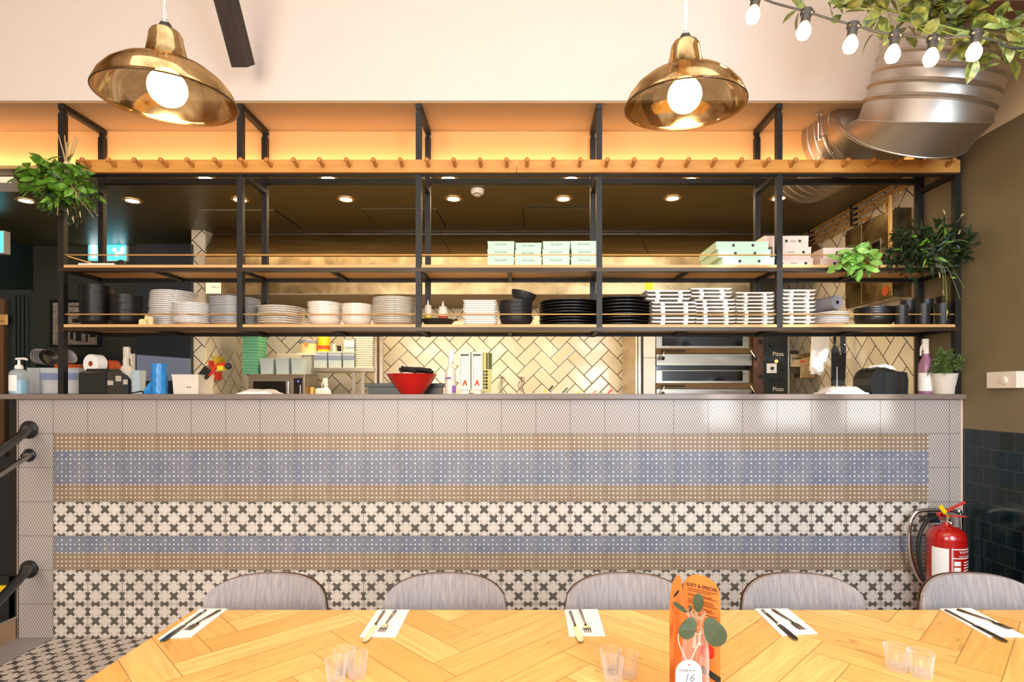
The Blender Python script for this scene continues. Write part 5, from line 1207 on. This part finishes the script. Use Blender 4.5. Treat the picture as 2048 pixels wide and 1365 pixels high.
for py in (684, 754): MB().lathe([(.016, 0), (.016, .02), (.012, .025), (.001, .025)], (X(1517, YO), YO-.031, Z(py, YO)), 16, (0, -1, 0)).build('side_knob', 'blackp', t, smooth=True)
bx(1524.5, 1572, 655, 812, YO-.03, YO+.3, 'panel', 'control_panel', t); bx(1572.5, 1576, 655, 812, YO-.032, YO+.3, 'steel', 'panel_edge', t)
for py in (709, 779): text('lettering', 'Pizza', .048, (X(1553, YO), YO-.031, Z(py, YO)), FR, 'pot', t)
for px, py in ((1540, 690), (1561, 690), (1562, 737), (1540, 760), (1561, 760)): MB().lathe([(.022, 0), (.020, .015), (.001, .017)], (X(px, YO), YO-.031, Z(py, YO)), 18, (0, -1, 0)).build('control_knob', 'blackp', t, smooth=True)
MB().box(X(1530, YO), X(1550, YO), YO-.034, YO-.031, Z(747, YO), Z(728, YO), .001).build('dial_plate', 'wpaper', t)
MB().lathe([(.014, 0), (.012, .02), (.001, .022)], (X(1540, YO), YO-.035, Z(737.5, YO)), 16, (0, -1, 0)).build('dial_knob', 'blackp', t, smooth=True)
MB().lathe([(.0145, 0), (.0145, .003), (.001, .006)], (X(1549.5, YO), YO-.031, Z(723.5, YO)), 16, (0, -1, 0)).build('indicator_lamp', 'ledred', t, smooth=True)
t = thing('tall_steel_cabinet', 'tall plain steel cabinet left of the pizza oven', 'cabinet', (X(1263, YO), 5.2, 0))
MB().box(X(1271, YO), X(1275, YO), YO, YO+.65, .1, 2.1, .002).build('side_face', 'hood', t)
MB().box(X(1275.5, YO), X(1281.5, YO), YO-.02, YO+.7, .1, 2.1, .003).build('edge_strip', 'steel', t)
MB().box(X(1272, YO), X(1281, YO), YO+.05, YO+.65, 0, .099).build('plinth', 'blackp', t)
for py in (695, 721, 748, 773):
    z = Z(py, 5.5); MB().tube([(X(1244, 5.5)+.012*math.cos(a*.6), 5.5, z+.012*math.sin(a*.6)) for a in range(11)], .0018, 5, True).build('hook_ring', 'chrome', t)
t = thing('white_side_panel', 'narrow white panelled column between the steel cabinet and oven', 'panel', (X(1299, YO), 5.1, 0))
MB().box(X(1287, YO), X(1310.8, YO), YO, YO+.5, .0, Z(716.6, YO), .002).build('lower_panel', 'wp', t)
MB().box(X(1287, YO), X(1310.8, YO), YO, YO+.5, Z(715.8, YO), 2.05, .002).build('upper_panel', 'wp', t)
# ---------------------------------------------------------------- right flank wall
RX = RW-.002
def ry(px, xx=RX): return xx*F/(px-CX)
t = thing('steel_wall_cabinet', 'polished steel cabinet on the right kitchen wall behind the herbs', 'cabinet', (RX-.06, 4.0, 2.05))
fx = 2.42; ya, yb = 3.73, ry(1693, fx); ym = ry(1727, fx)
MB().box(fx, RX-.001, ya, yb, Z(619, yb), Z(463, yb)).build('casing', 'hood', t)
MB().box(fx-.012, fx-.001, ya+.004, ym-.004, Z(619, yb)+.01, Z(463, yb)-.01, .004).build('door', 'hood', t)
MB().box(fx-.012, fx-.001, ym+.004, yb-.004, Z(619, yb)+.01, Z(463, yb)-.01, .004).build('door', 'hood', t)
h = MB().box(fx-.02, fx-.0125, 3.84, 3.97, 2.37, 2.47, .002).build('handle_plate', 'steel', t); MB().box(fx-.022, fx-.0205, 3.85, 3.93, 2.385, 2.455).build('handle_recess', 'ovend', h)
MB().lathe([(.0001, 0), (.034, 0), (.034, .002), (.0001, .002)], (fx-.013, 3.80, 2.105), 24, (-1, 0, 0)).build('badge', 'terracotta', t)
MB().cyl((fx-.02, 3.735, 2.30), (fx-.02, 3.735, 2.72), .014).build('corner_tube', 'brass', t)
for i, (y0, y1, z, r_, lb) in enumerate(((3.74, 5.35, 2.840, .011, 'topmost long pipe on the right kitchen wall'), (3.80, 5.30, 2.795, .010, 'second long pipe on the right kitchen wall'), (3.96, 5.28, 2.755, .009, 'third pipe with elbow on the right kitchen wall'), (4.20, 5.26, 2.715, .009, 'lowest pipe with elbow on the right kitchen wall'))):
    P = [(RX-.03, y1, z), (RX-.03, y0+.03, z), (RX-.03, y0, z-.02), (RX-.03, y0, z-(.10 if i > 1 else .04))]
    t = thing('wall_pipe', lb, 'pipe', (RX-.03, y1, z), 'steel pipes along the right kitchen wall')
    MB().tube(smoothpath(P, 4), r_, 8).build('pipe', 'brass', t, smooth=True)
    for yy in (4.35, 5.0): MB().box(RX-.045, RX-.001, yy-.012, yy+.012, z-.016, z+.016).build('bracket', 'blackp', t)
def hang(name, px0, px1, pt, m, lb, cat, xx, parts=None):
    pass
# bracket dispenser beside the oven panel
Yx = 4.95
t = thing('wall_dispenser', 'black and steel dispenser on the wall right of the control panel', 'dispenser', (X(1588, Yx), Yx, Z(748, Yx)))
MB().box(X(1577.5, Yx), X(1597, Yx), Yx, Yx+.03, Z(748, Yx), Z(702, Yx), .003).build('frame', 'blackp', t)
MB().box(X(1578, Yx), X(1594, Yx), Yx-.03, Yx-.0005, Z(735, Yx), Z(709, Yx), .004).build('front', 'steel', t)
Yx = 4.85
t = thing('towel_box', 'open steel box with a red stripe on the right kitchen wall', 'box', (X(1612, Yx), Yx, Z(756, Yx)))
MB().box(X(1600, Yx), X(1630, Yx), Yx, Yx+.12, Z(756, Yx), Z(712, Yx), .003).build('box_body', 'hood', t)
MB().prism([Vector((X(a, Yx), Yx-.004, Z(b, Yx))) for a, b in ((1598, 719), (1598, 715), (1622, 706), (1631, 706), (1631, 711))], (0, .13, 0)).build('lid', 'hoodtop', t)
MB().box(X(1601, Yx), X(1610, Yx), Yx-.005, Yx-.0005, Z(726, Yx), Z(722, Yx)).build('red_stripe', 'redp', t)
Yx = 4.55
t = thing('hanging_towel', 'long white towel hanging on the right kitchen wall', 'towel', (X(1645, Yx), Yx, Z(750, Yx)))
MB().prism([Vector((X(a, Yx), Yx, Z(b, Yx))) for a, b in ((1629, 640), (1660, 640), (1658, 700), (1650, 738), (1641, 752), (1631, 746), (1622, 742), (1624, 715))], (0, .03, 0)).build('towel_cloth', 'napkin', t, smooth=False)
MB().lathe([(.001, -.02), (.02, -.01), (.02, .01), (.001, .02)], (X(1625, Yx), Yx-.01, Z(746, Yx)), 12).build('knot', 'wp', t, smooth=True)
MB().cyl((X(1645, Yx), Yx+.01, Z(640, Yx)), (X(1645, Yx), Yx+.01, Z(628, Yx)), .006).cyl((X(1645, Yx), Yx+.01, Z(628, Yx)), (RX-.001, Yx+.01, Z(628, Yx)), .006).build('hook', 'chrome', t)
Yx = 4.35
for k, (a0, pts, lb) in enumerate(((1671, ((1665, 772), (1665, 700), (1669, 692), (1674, 694), (1680, 705), (1679, 772)), 'long black hanging tool nearest the white towel'), (1688, ((1679.5, 772), (1680, 716), (1686, 708), (1694, 708), (1693, 740), (1691, 772)), 'long black hanging tool right of its neighbour'))):
    t = thing('hanging_tool', lb, 'tool', (X(a0, Yx), Yx, Z(772, Yx)), 'black tools hanging on the right kitchen wall')
    MB().prism([Vector((X(a, Yx), Yx+.01*k, Z(b, Yx))) for a, b in pts], (0, .02, 0)).build('blade', 'rubber', t)
    MB().beam((X(a0, Yx), Yx+.01, Z(700+k*8, Yx)), (X(a0+(k*-1), Yx), Yx+.01, Z(640, Yx)), .016+.02*k, .012, up=(0, 1, 0)).build('handle', 'rubber', t)
    MB().lathe([(.001, -.01), (.012, -.004), (.012, .004), (.001, .01)], (X(a0, Yx), Yx-.005, Z(690, Yx)), 12).build('rivet', 'chrome', t)
t = thing('tool_rail', 'steel rail carrying the black tools on the right kitchen wall', 'rail', (RX-.2, Yx+.01, Z(638, Yx)))
MB().cyl((X(1660, Yx), Yx+.012, Z(637, Yx)), (RX-.001, Yx+.012, Z(637, Yx)), .008).build('rail', 'chrome', t)
# ================================================================ FAR LEFT HALL
Yg = YL-.03
t = thing('lit_display', 'glowing cyan and white display screen on the hall wall', 'screen', (X(215, Yg), Yg, Z(523, Yg)))
MB().box(X(175, Yg), X(255, Yg), Yg, Yg+.025, Z(523.5, Yg), Z(484, Yg), .003).build('frame', 'pot', t)
MB().box(X(178, Yg), X(252, Yg), Yg-.003, Yg-.0005, Z(521, Yg), Z(486.5, Yg)).build('screen', 'screen', t)
m = MB(); r = random.Random(2)
m.box(X(182, Yg), X(194, Yg), Yg-.0045, Yg-.0032, Z(517, Yg), Z(491, Yg))
for k in range(12):
    px = r.choice((r.uniform(200, 211), r.uniform(226, 246))); py = r.uniform(496, 513); m.lathe([(.0001, 0), (.022, 0), (.022, .001), (.0001, .001)], (X(px, Yg), Yg-.0036-k*.00005, Z(py, Yg)), 9, (0, -1, 0))
tag(m.build('bright_patches', 'screenw', t), kind='stuff')
Yg2 = 4.7
t = thing('lit_sign', 'glowing cyan sign at the extreme left edge', 'sign', (X(-8, Yg2), Yg2, Z(507, Yg2)))
MB().box(X(-30, Yg2), X(8, Yg2), Yg2, Yg2+.06, Z(507, Yg2), Z(461, Yg2), .003).build('frame', 'pot', t)
MB().box(X(-28, Yg2), X(6, Yg2), Yg2-.003, Yg2-.0005, Z(505, Yg2), Z(463.5, Yg2)).build('screen', 'screen', t)
MB().cyl((X(-10, Yg2), Yg2+.03, Z(461, Yg2)), (X(-10, Yg2), Yg2+.03, zc-.001), .01).build('hanger', 'black', t)
t = thing('ceiling_panel', 'pale ceiling air unit at the far left above the herbs', 'air unit', (X(0, 3.85), 3.85, zc))
MB().add([(X(-60, 3.8), 3.79, zc-.003), (X(30, 3.8), 3.79, zc-.003), (X(47, 3.98), 3.98, zc-.003), (X(-60, 3.98), 3.98, zc-.003), (X(-60, 3.8), 3.79, zc-.04), (X(22, 3.8), 3.80, zc-.04), (X(40, 3.98), 3.97, zc-.04), (X(-60, 3.98), 3.97, zc-.04)], [(3, 2, 1, 0), (4, 5, 6, 7), (0, 1, 5, 4), (1, 2, 6, 5), (2, 3, 7, 6), (3, 0, 4, 7)]).build('grille_box', 'pot', t)
Yg = YL-.02
t = thing('framed_photo', 'black framed black and white photograph on the hall wall', 'picture', (X(150, Yg), Yg, Z(693, Yg)))
MB().box(X(100, Yg), X(201, Yg), Yg, Yg+.018, Z(693, Yg), Z(600, Yg), .002).build('picture_frame', 'blackp', t)
MB().box(X(106, Yg), X(194, Yg), Yg-.002, Yg-.0005, Z(690, Yg), Z(606, Yg)).build('print', 'photo', t)
m = MB()
for a, b, c, d_ in ((139, 165, 612, 614), (139, 165, 625, 627), (141, 147, 664, 680), (152, 163, 664, 683), (172, 176, 668, 684), (180, 192, 664, 675), (145, 160, 638, 646)): m.box(X(a, Yg), X(b, Yg), Yg-.0035, Yg-.0022, Z(d_, Yg), Z(c, Yg))
tag(m.build('dark_shapes', 'ink', t), kind='stuff')
Yg = 5.0
t = thing('dark_blue_door', 'tall dark blue door panel left of the tiled stub wall', 'door', (X(328, Yg), Yg+.02, 0))
MB().box(X(271, Yg), X(382, Yg), Yg, Yg+.04, .05, Z(488, Yg), .002).build('door_leaf', 'navy', t)
MB().prism([Vector((X(a, Yg), Yg-.004, Z(b, Yg))) for a, b in ((274, 762), (382, 762), (382, 718), (274, 710))], (0, .003, 0)).build('pale_panel', 'greyblue', t)
MB().box(X(263, Yg), X(270.5, Yg), Yg-.01, Yg+.05, .0, Z(708, Yg)).build('door_edge', 'pot', t)
MB().box(X(62, 5.3), X(262, 5.3), 5.30, 5.34, 0, Z(712, 5.3)).build('low_screen', 'blackp', t)
# ================================================================ THINGS ON THE WORKTOP
z0 = WT+.0005
Ya = 3.34; x = X(38, Ya)
t = thing('sanitiser_bottle', 'pump bottle of blue hand sanitiser at the left end of the worktop', 'bottle', (x, Ya, WT))
r = 15.5*Ya/F; zs = Z(742, Ya)
MB().lathe([(.001, z0), (r, z0), (r, zs-.012), (r*.85, zs), (r*.4, zs+.010), (r*.35, zs+.016)], (x, Ya, 0), 28).build('bottle', 'clear', t, smooth=True)
MB().lathe([(r*.95, z0+.004), (r*.95, Z(760, Ya))], (x, Ya, 0), 28, cap=False).build('gel', 'cyan', t)
m = MB(); n = 10
vs = [(x+(r+.001)*math.cos(math.radians(185+115*k/n)), Ya+(r+.001)*math.sin(math.radians(185+115*k/n)), z) for k in range(n+1) for z in (Z(783, Ya), Z(751, Ya))]
m.add(vs, [(2*k, 2*k+2, 2*k+3, 2*k+1) for k in range(n)]).build('label', 'wpaper', t)
MB().lathe([(.020, 0), (.022, .006), (.018, .022), (.008, .026), (.0065, .052)], (x, Ya, zs+.010), 20).build('pump_collar', 'wp', t, smooth=True)
MB().tube(smoothpath([(x-.018, Ya, Z(718.5, Ya)), (x, Ya, Z(718, Ya)), (x+.03, Ya, Z(718, Ya)), (x+.048, Ya, Z(720, Ya))], 3), .0065, 8).build('pump_head', 'wp', t, smooth=True)
Yb_ = 3.48
t = tub(X(54, Yb_), X(78, Yb_), WT, Z(736, Yb_), Yb_, .16, 'clear', 'clear lined tub directly right of the sanitiser bottle', fill='pot', lid=None)
t = tub(X(80, Yb_), X(157, Yb_), WT, Z(736, Yb_), Yb_, .18, 'clear', 'long clear tub with blue lining behind the left post', fill='rose_p', band='greyblue')
# dark grey bowls nested on their sides, on the tubs
zt_ = Z(736, Yb_)+.001
for k in range(6):
    cx_ = X(70+k*4.5, 3.60); ax = Vector((.95, -.15, .35-.03*k)); c = Vector((cx_, 3.60, zt_+.062))
    o = MB().lathe([(.001, 0), (.030, 0), (.045, .018), (.052, .036), (.049, .036), (.028, .004), (.001, .004)], c, 28, ax, cap=False).build('grey_bowl', 'foil' if k < 4 else 'iron', smooth=True, origin=c); tag(o, f'grey bowl lying tipped on the clear tubs, {["leftmost", "second from left", "third from left", "third from right", "second from right", "rightmost"][k]} of the nest', 'bowl', 'tipped grey bowls on the clear tubs')
for k in range(3):
    o = MB().box(X(108, 3.5), X(160, 3.5)+.0, 3.50, 3.62, zt_+.007*k, zt_+.007*k+.006, .002).build('orange_tray', 'terracotta', origin=(X(130, 3.5), 3.56, zt_+.007*k)); tag(o, f'flat orange tray on the long clear tub, {from_top(2-k, 3)} of three', 'tray', 'orange trays on the long tub')
c = Vector((X(133, 3.60), 3.58, zt_+.055))
o = MB().lathe([(.001, 0), (.028, 0), (.042, .02), (.045, .05), (.042, .05), (.026, .004), (.001, .004)], c, 24, (.9, -.1, .4), cap=False).build('grey_cup', 'foil', smooth=True, origin=c); tag(o, 'grey plastic cup lying on the orange trays behind the left post', 'cup')
# till roll and rolls
Yc_ = 3.42
for px, py, rr, m1, lb, yy in ((181, 728, 20, 'wpaper', 'white till roll standing on edge above the black printer', 3.40), (214, 733, 13, 'terracotta', 'brown tape roll lying behind the printer', 3.47)):
    x = X(px, yy); z = Z(py, yy); r = rr*yy/F*.95; t = thing('paper_roll', lb, 'roll', (x, yy, z-r))
    MB().lathe([(r*.28, 0), (r, 0), (r, .06), (r*.28, .06)], (x, yy, z), 32, (.25, 1, 0), cap=False).build('roll', m1, t, smooth=True)
    MB().lathe([(r*.27, -.001), (r*.27, .06)], (x, yy, z), 20, (.25, 1, 0), cap=False).build('core', 'terracotta', t)
# black receipt printers
def poly(pts, Y, dp, m, nm, par, smooth=False): return MB().prism([Vector((X(a, Y), Y, max(Z(b, Y), z0))) for a, b in pts], (0, dp, 0)).build(nm, m, par, smooth=smooth)
Yp_ = 3.32
t = thing('receipt_printer', 'black receipt printer beside the left post of the rack', 'printer', (X(208, Yp_), 3.42, WT))
xa_, xb_ = X(156, Yp_), X(213, Yp_)
MB().prism([Vector((xa_, a, b)) for a, b in ((3.325, z0), (3.53, z0), (3.53, Z(762, 3.53)), (3.50, Z(752, 3.5)), (3.42, Z(742, 3.42)), (3.345, Z(743, 3.345)), (3.325, Z(747, 3.32)))][::-1], (xb_-xa_, 0, 0)).build('printer_body', 'blackp', t)
MB().box(xa_+.006, xb_-.006, 3.320, 3.3245, z0+.012, Z(749, 3.32)).build('front_panel', 'panel', t)
MB().prism([Vector((xa_+.012, a, b)) for a, b in ((3.36, Z(743, 3.35)), (3.47, Z(746, 3.47)), (3.45, Z(739, 3.45)), (3.37, Z(738, 3.37)))][::-1], (xb_-xa_-.024, 0, 0)).build('top_cover', 'panel', t)
for a, b, c, d_ in ((215, 226, 762, 771), (231, 242, 752, 763), (246, 255, 759, 769)): MB().box(xb_+.0003, xb_+.0012, xb_*F/(a-CX), xb_*F/(b-CX), Z(d_, 3.4), Z(c, 3.4)).build('sticker', 'pot', t)
MB().tube(smoothpath([(X(262, 3.4), 3.40, z0+.004), (X(280, 3.4), 3.38, z0+.012), (X(294, 3.4), 3.36, z0+.016), (X(302, 3.4), 3.33, z0+.004)], 4), .004, 6).build('cable', 'rubber', t)
Yp_ = 3.36
t = thing('receipt_printer', 'rounded black receipt printer near the right end of the worktop', 'printer', (X(1762, Yp_), 3.46, WT))
poly([(1744, 789), (1741, 770), (1741, 758), (1746, 746), (1753, 739), (1760, 735), (1770, 735), (1782, 739), (1794, 743), (1814, 745), (1817, 760), (1816, 789)], Yp_, .18, 'blackp', 'printer_body', t)
poly([(1771, 789), (1770, 747), (1794, 744), (1794, 760), (1792, 789)], Yp_-.006, .005, 'panel', 'front_panel', t)
poly([(1755, 737), (1760, 731), (1768, 729), (1784, 732), (1792, 739), (1778, 740)], Yp_+.02, .10, 'wpaper', 'paper', t)
MB().tube(smoothpath([(X(1740, Yp_), Yp_+.01, Z(739, Yp_)), (X(1750, Yp_), Yp_-.006, Z(735, Yp_)), (X(1765, Yp_), Yp_-.008, Z(738, Yp_)), (X(1785, Yp_), Yp_-.006, Z(741, Yp_))], 3), .004, 6).build('tear_bar', 'chrome', t)
# white squeeze bottle, tub, blue cup sleeve, white tub
spray('milky white spray bottle behind the left black printer', 252, 27, 694, WT, 3.54, 'pot', None, 'pot', 730, trig=1, neckw=.4)
tub(X(264, 3.52), X(279, 3.52), WT, Z(741, 3.52), 3.52, .06, 'clearb', 'slim clear blue tub behind the cable of the printer', fill='pot')
x = X(319, 3.40); t = thing('cup_sleeve', 'stack of cups wrapped in shiny blue plastic film', 'cups', (x, 3.40, WT))
m = MB(); r = random.Random(3); n = 20; vs = []; lv = 12; zt = Z(728, 3.40)
for i in range(lv+1):
    for k in range(n):
        a = 2*math.pi*k/n; rr = .043+.003*math.sin(a*5+i*1.7)+r.uniform(-.0015, .0015)-(.002*i/lv); vs.append((x+rr*math.cos(a), 3.40+rr*math.sin(a), z0+(zt-z0)*i/lv))
m.add(vs, [(i*n+k, i*n+(k+1) % n, (i+1)*n+(k+1) % n, (i+1)*n+k) for i in range(lv) for k in range(n)]+[tuple(range(n))[::-1]]).build('film', 'blue', t, smooth=True)
MB().lathe([(.001, z0+.005), (.034, z0+.005), (.036, zt-.01), (.001, zt-.01)], (x, 3.40, 0), 24).build('cups', 'clearb', t, smooth=True)
m = MB(); m.add([(x-.04, 3.385, z0), (x-.085, 3.38, z0), (x-.075, 3.38, z0+.03), (x-.038, 3.385, z0+.085), (x-.04, 3.40, z0), (x-.085, 3.40, z0), (x-.075, 3.40, z0+.03), (x-.038, 3.40, z0+.085)], [(0, 1, 2, 3), (7, 6, 5, 4), (1, 5, 6, 2), (2, 6, 7, 3), (0, 4, 5, 1)]).build('film_tail', 'blue', t)
t = tub(X(344, 3.40), X(397, 3.40), WT, Z(749.5, 3.40), 3.40, .17, 'pot', 'white tub with a small floral print left of centre', 'white_tub')
m = MB()
for a, b, rr in ((355, 767, .007), (361, 770, .011), (367, 771, .009), (374, 773, .009), (379, 775, .005), (384, 767, .006), (372, 768, .005)): m.lathe([(.0001, 0), (rr, 0), (rr, .001), (.0001, .001)], (X(a, 3.398), 3.4045, Z(b, 3.398)), 10, (0, -1, 0))
m.build('floral_print', 'rose', t); MB().lathe([(.0001, 0), (.009, 0), (.009, .001), (.0001, .001)], (X(391, 3.398), 3.4035, Z(762, 3.398)), 12, (0, -1, 0)).build('red_mark', 'redp', t)
Yk = 3.48; t = thing('tape_gun', 'red and black handheld tool with a blue knob in the white tub', 'tool', (X(425, Yk), Yk, Z(752, Yk)))
MB().beam((X(404, Yk), Yk, Z(756, Yk)), (X(419, Yk), Yk, Z(737, Yk)), .05, .035, up=(0, 1, 0)).build('black_body', 'blackp', t)
MB().tube(smoothpath([(X(417, Yk), Yk, Z(750, Yk)), (X(428, Yk), Yk, Z(738, Yk)), (X(438, Yk), Yk, Z(731, Yk)), (X(450, Yk), Yk, Z(729, Yk))], 4), .013, 10).build('red_handle', 'redp', t, smooth=True)
MB().box(X(437, Yk), X(449, Yk), Yk-.02, Yk+.02, Z(742, Yk), Z(732, Yk), .004).build('yellow_block', 'yellow', t)
MB().ball((X(457, Yk), Yk, Z(733, Yk)), .020, 14).build('blue_knob', 'navy', t, smooth=True)
# folded white cloth
def cloth(px0, px1, pyt, Y, dp, lb, m='napkin', nm='folded_cloth', seed=1):
    r = random.Random(seed); x0, x1 = X(px0, Y), X(px1, Y); zt = Z(pyt, Y); nx, ny = 16, 5; vs = []
    for j in range(ny+1):
        for i in range(nx+1):
            u = i/nx; v = j/ny; e = min(1, 6*min(u, 1-u)); e2 = min(1, 4*min(v+.12, 1.1-v)); vs.append((x0+(x1-x0)*u, Y+dp*v, z0+(zt-z0)*max(.2, e*e2)*(.85+r.uniform(-.13, .13))))
    K = len(vs); vs += [(a, b, z0) for a, b, c in vs]; g = lambda s, i, j: s*K+j*(nx+1)+i; fs = []
    for j in range(ny):
        for i in range(nx): fs += [(g(0, i, j), g(0, i+1, j), g(0, i+1, j+1), g(0, i, j+1)), (g(1, i, j), g(1, i, j+1), g(1, i+1, j+1), g(1, i+1, j))]
    for i in range(nx): fs += [(g(0, i, 0), g(1, i, 0), g(1, i+1, 0), g(0, i+1, 0)), (g(0, i, ny), g(0, i+1, ny), g(1, i+1, ny), g(1, i, ny))]
    for j in range(ny): fs += [(g(0, 0, j), g(0, 0, j+1), g(1, 0, j+1), g(1, 0, j)), (g(0, nx, j), g(1, nx, j), g(1, nx, j+1), g(0, nx, j+1))]
    return tag(MB().add(vs, fs).build(nm, m, smooth=True, origin=((x0+x1)/2, Y, z0)), lb, 'cloth')
cloth(473, 543, 778, 3.34, .16, 'folded white cloth on the worktop in front of the microwave')
# red bowl with black tongs, black tray behind
Yb2 = 3.45; x = X(824, Yb2); r = 51*Yb2/F; zt = Z(747, Yb2-r)
t = thing('red_bowl', 'glossy red flared bowl on the worktop', 'bowl', (x, Yb2, WT))
MB().lathe([(.001, z0), (r*.44, z0), (r*.47, z0+.006), (r*.62, z0+(zt-z0)*.30), (r*.82, z0+(zt-z0)*.66), (r*.95, zt-.008), (r*1.0, zt), (r*.97, zt), (r*.78, z0+(zt-z0)*.64), (r*.45, z0+.012), (.001, z0+.010)], (x, Yb2, 0), 48, cap=False).build('bowl_body', 'red', t, smooth=True)
r2 = random.Random(14)
for k, (a, b, c, d_, lb) in enumerate(((802, 735, 832, 744, 'left'), (812, 737, 862, 742, 'front'), (800, 742, 845, 743, 'lowest'), (826, 741, 866, 746, 'rightmost'), (798, 739, 822, 742, 'short'))):
    yy = Yb2-.04+.022*k; P = [Vector((X(a, yy), yy, Z(b, yy))), Vector(((X(a, yy)+X(c, yy))/2, yy+.01, Z((b+d_)/2-1, yy))), Vector((X(c, yy), yy, Z(d_, yy)))]
    o = MB().tube(smoothpath(P, 4), [.010]*4+[.013]*5, 8).build('tong_handle', 'rubber', smooth=True, origin=P[0]); tag(o, f'black tong handle in the red bowl, the {lb} one', 'tongs', 'black tong handles in the red bowl')
t = thing('black_crate', 'low black plastic tray behind the red bowl', 'crate', (X(808, 3.6), 3.62, WT))
MB().box(X(737, 3.58), X(880, 3.58), 3.58, 3.74, z0, Z(775, 3.58)).build('tray_body', 'panel', t); MB().box(X(729, 3.575), X(888, 3.575), 3.572, 3.745, Z(775, 3.58)+.0005, Z(767, 3.575), .003).build('tray_rim', 'panel', t)
# white spray bottle with purple label
Y5 = 3.40
t = spray('white spray bottle with purple label right of the red bowl', 901, 22, 699, WT, Y5, 'pot', None, 'wp', 730, trig=1, neckw=.35)
MB().box(X(890.5, 3.36), X(902, 3.36), Y5-.0345, Y5-.0335, Z(758.5, 3.36), Z(755, 3.36)).build('purple_label', 'purple', t); MB().box(X(904, 3.36), X(912, 3.36), Y5-.0335, Y5-.0325, Z(786, 3.36), Z(772, 3.36)).build('purple_label', 'purple', t)
# card dispensers
for a, b, lb in ((918, 941, 'left of two pale dispensers full of cards on the worktop'), (943, 965, 'right of two pale dispensers full of cards on the worktop')):
    Y6 = 3.42; t = thing('card_dispenser', lb, 'dispenser', (X((a+b)/2, Y6), Y6, WT), 'card dispensers on the worktop')
    m = MB(); xa, xb = X(a, Y6), X(b, Y6); zt = Z(704, Y6); zb = Z(780, Y6); g = .010
    m.box(xa, xa+g, Y6, Y6+.08, zb, zt).box(xb-g, xb, Y6, Y6+.08, zb, zt).box(xa+g, xb-g, Y6, Y6+.08, zb, zb+.022).box(xa+g, xb-g, Y6+.07, Y6+.08, zb+.022, zt).box(xa+g, xb-g, Y6, Y6+.07, zt-.014, zt)
    m.build('dispenser_case', 'pot', t)
    MB().box(xa+.01, xb-.01, Y6+.01, Y6+.07, z0, zb-.0005).build('foot', 'pot', t)
    nC = 24; zz_ = zb+.0225; hh_ = (Z(712, Y6)-zz_)/nC; m = MB()
    for k in range(nC): o_ = rn.uniform(0, .003); m.box(xa+g+.001, xb-g-.001, Y6+.008+o_, Y6+.068, zz_+hh_*k, zz_+hh_*(k+.8))
    tag(m.build('cards', 'china', t), kind='stuff')
    cx_ = (xa+xb)/2; MB().prism([Vector((cx_+u, Y6+.0035, zb+.024+v)) for u, v in ((-.016, 0), (-.004, .034), (.004, .034), (.016, 0), (.008, 0), (0, .018), (-.008, 0))], (0, .002, 0)).build('orange_mark', 'terracotta', t)
# wire clip stands, pens
for k, (pl_, lb) in enumerate(((((998, 756), (1006, 757), (1001, 772), (1009, 787)), 'tangled wire clip left of its twin'), (((1038, 756), (1046, 757), (1041, 772), (1046, 787)), 'tangled wire clip right of its twin'))):
    Y7 = 3.46; t = thing('wire_clip', lb, 'clip', (X(pl_[2][0], Y7), Y7, WT)); m = MB(); rr = random.Random(k+50)
    for q in range(5): m.tube(smoothpath([(X(a+rr.uniform(-5, 5), Y7), Y7+rr.uniform(-.02, .02), max(z0+.002, Z(b+rr.uniform(-2, 2), Y7))) for a, b in pl_], 3), .0013, 5)
    m.build('wires', 'iron', t)
for k, (a, b, c, d_, m1, m2, lb) in enumerate(((1087, 788, 1093, 781, 'yellow', None, 'yellow handled tool leftmost on the worktop'), (1098, 781, 1106, 772, 'rubber', None, 'black looped handle leaning on the worktop'), (1125, 788, 1135, 776, 'greenp', None, 'dark green knife handle on the worktop'), (1156, 788, 1163, 782, 'yellow', None, 'short yellow handle between green and pink ones'), (1186, 788, 1193, 782, 'grip', None, 'short pink handle between yellow and red ones'), (1216, 788, 1224, 780, 'redp', None, 'short red knife handle rightmost of the coloured handles'))):
    Y7 = 3.45; p0 = Vector((X(a, Y7), Y7, max(z0+.006, Z(b, Y7)))); p1 = Vector((X(c, Y7), Y7, Z(d_, Y7)))
    o = MB().beam(p0, p1, .010, .014, up=(0, 1, 0)).build('kitchen_tool', m1, origin=p0); tag(o, lb, 'handle', 'coloured tool handles on the worktop')
o = MB().box(X(940, 3.5), X(1240, 3.5), 3.52, 3.70, z0, z0+.006, .002).build('chopping_board', 'pot', origin=(X(1090, 3.5), 3.6, z0)); tag(o, 'long flat white board lying behind the coloured handles', 'board')
# papers with spike
cloth(1652, 1738, 772, 3.34, .14, 'pile of white order papers beside the right printer', 'wpaper', 'order_papers', 9)
Y8 = 3.44; x = X(1674, Y8); t = thing('paper_spike', 'thin metal spike standing behind the order papers', 'spike', (x, Y8, WT))
MB().cyl((x, Y8, z0), (x, Y8, Z(734, Y8)), .0022, .0012, 8).build('spike', 'wp', t); MB().lathe([(.001, 0), (.03, 0), (.028, .006), (.001, .007)], (x, Y8+.0, z0), 20).build('base', 'blackp', t)
# purple spray bottle at the right end
t = spray('spray bottle of purple cleaner left of the potted herb', 1852, 27, 678, WT, 3.42, 'lilac', 'wpaper', 'pot', 712, trig=-1, neckw=.45)
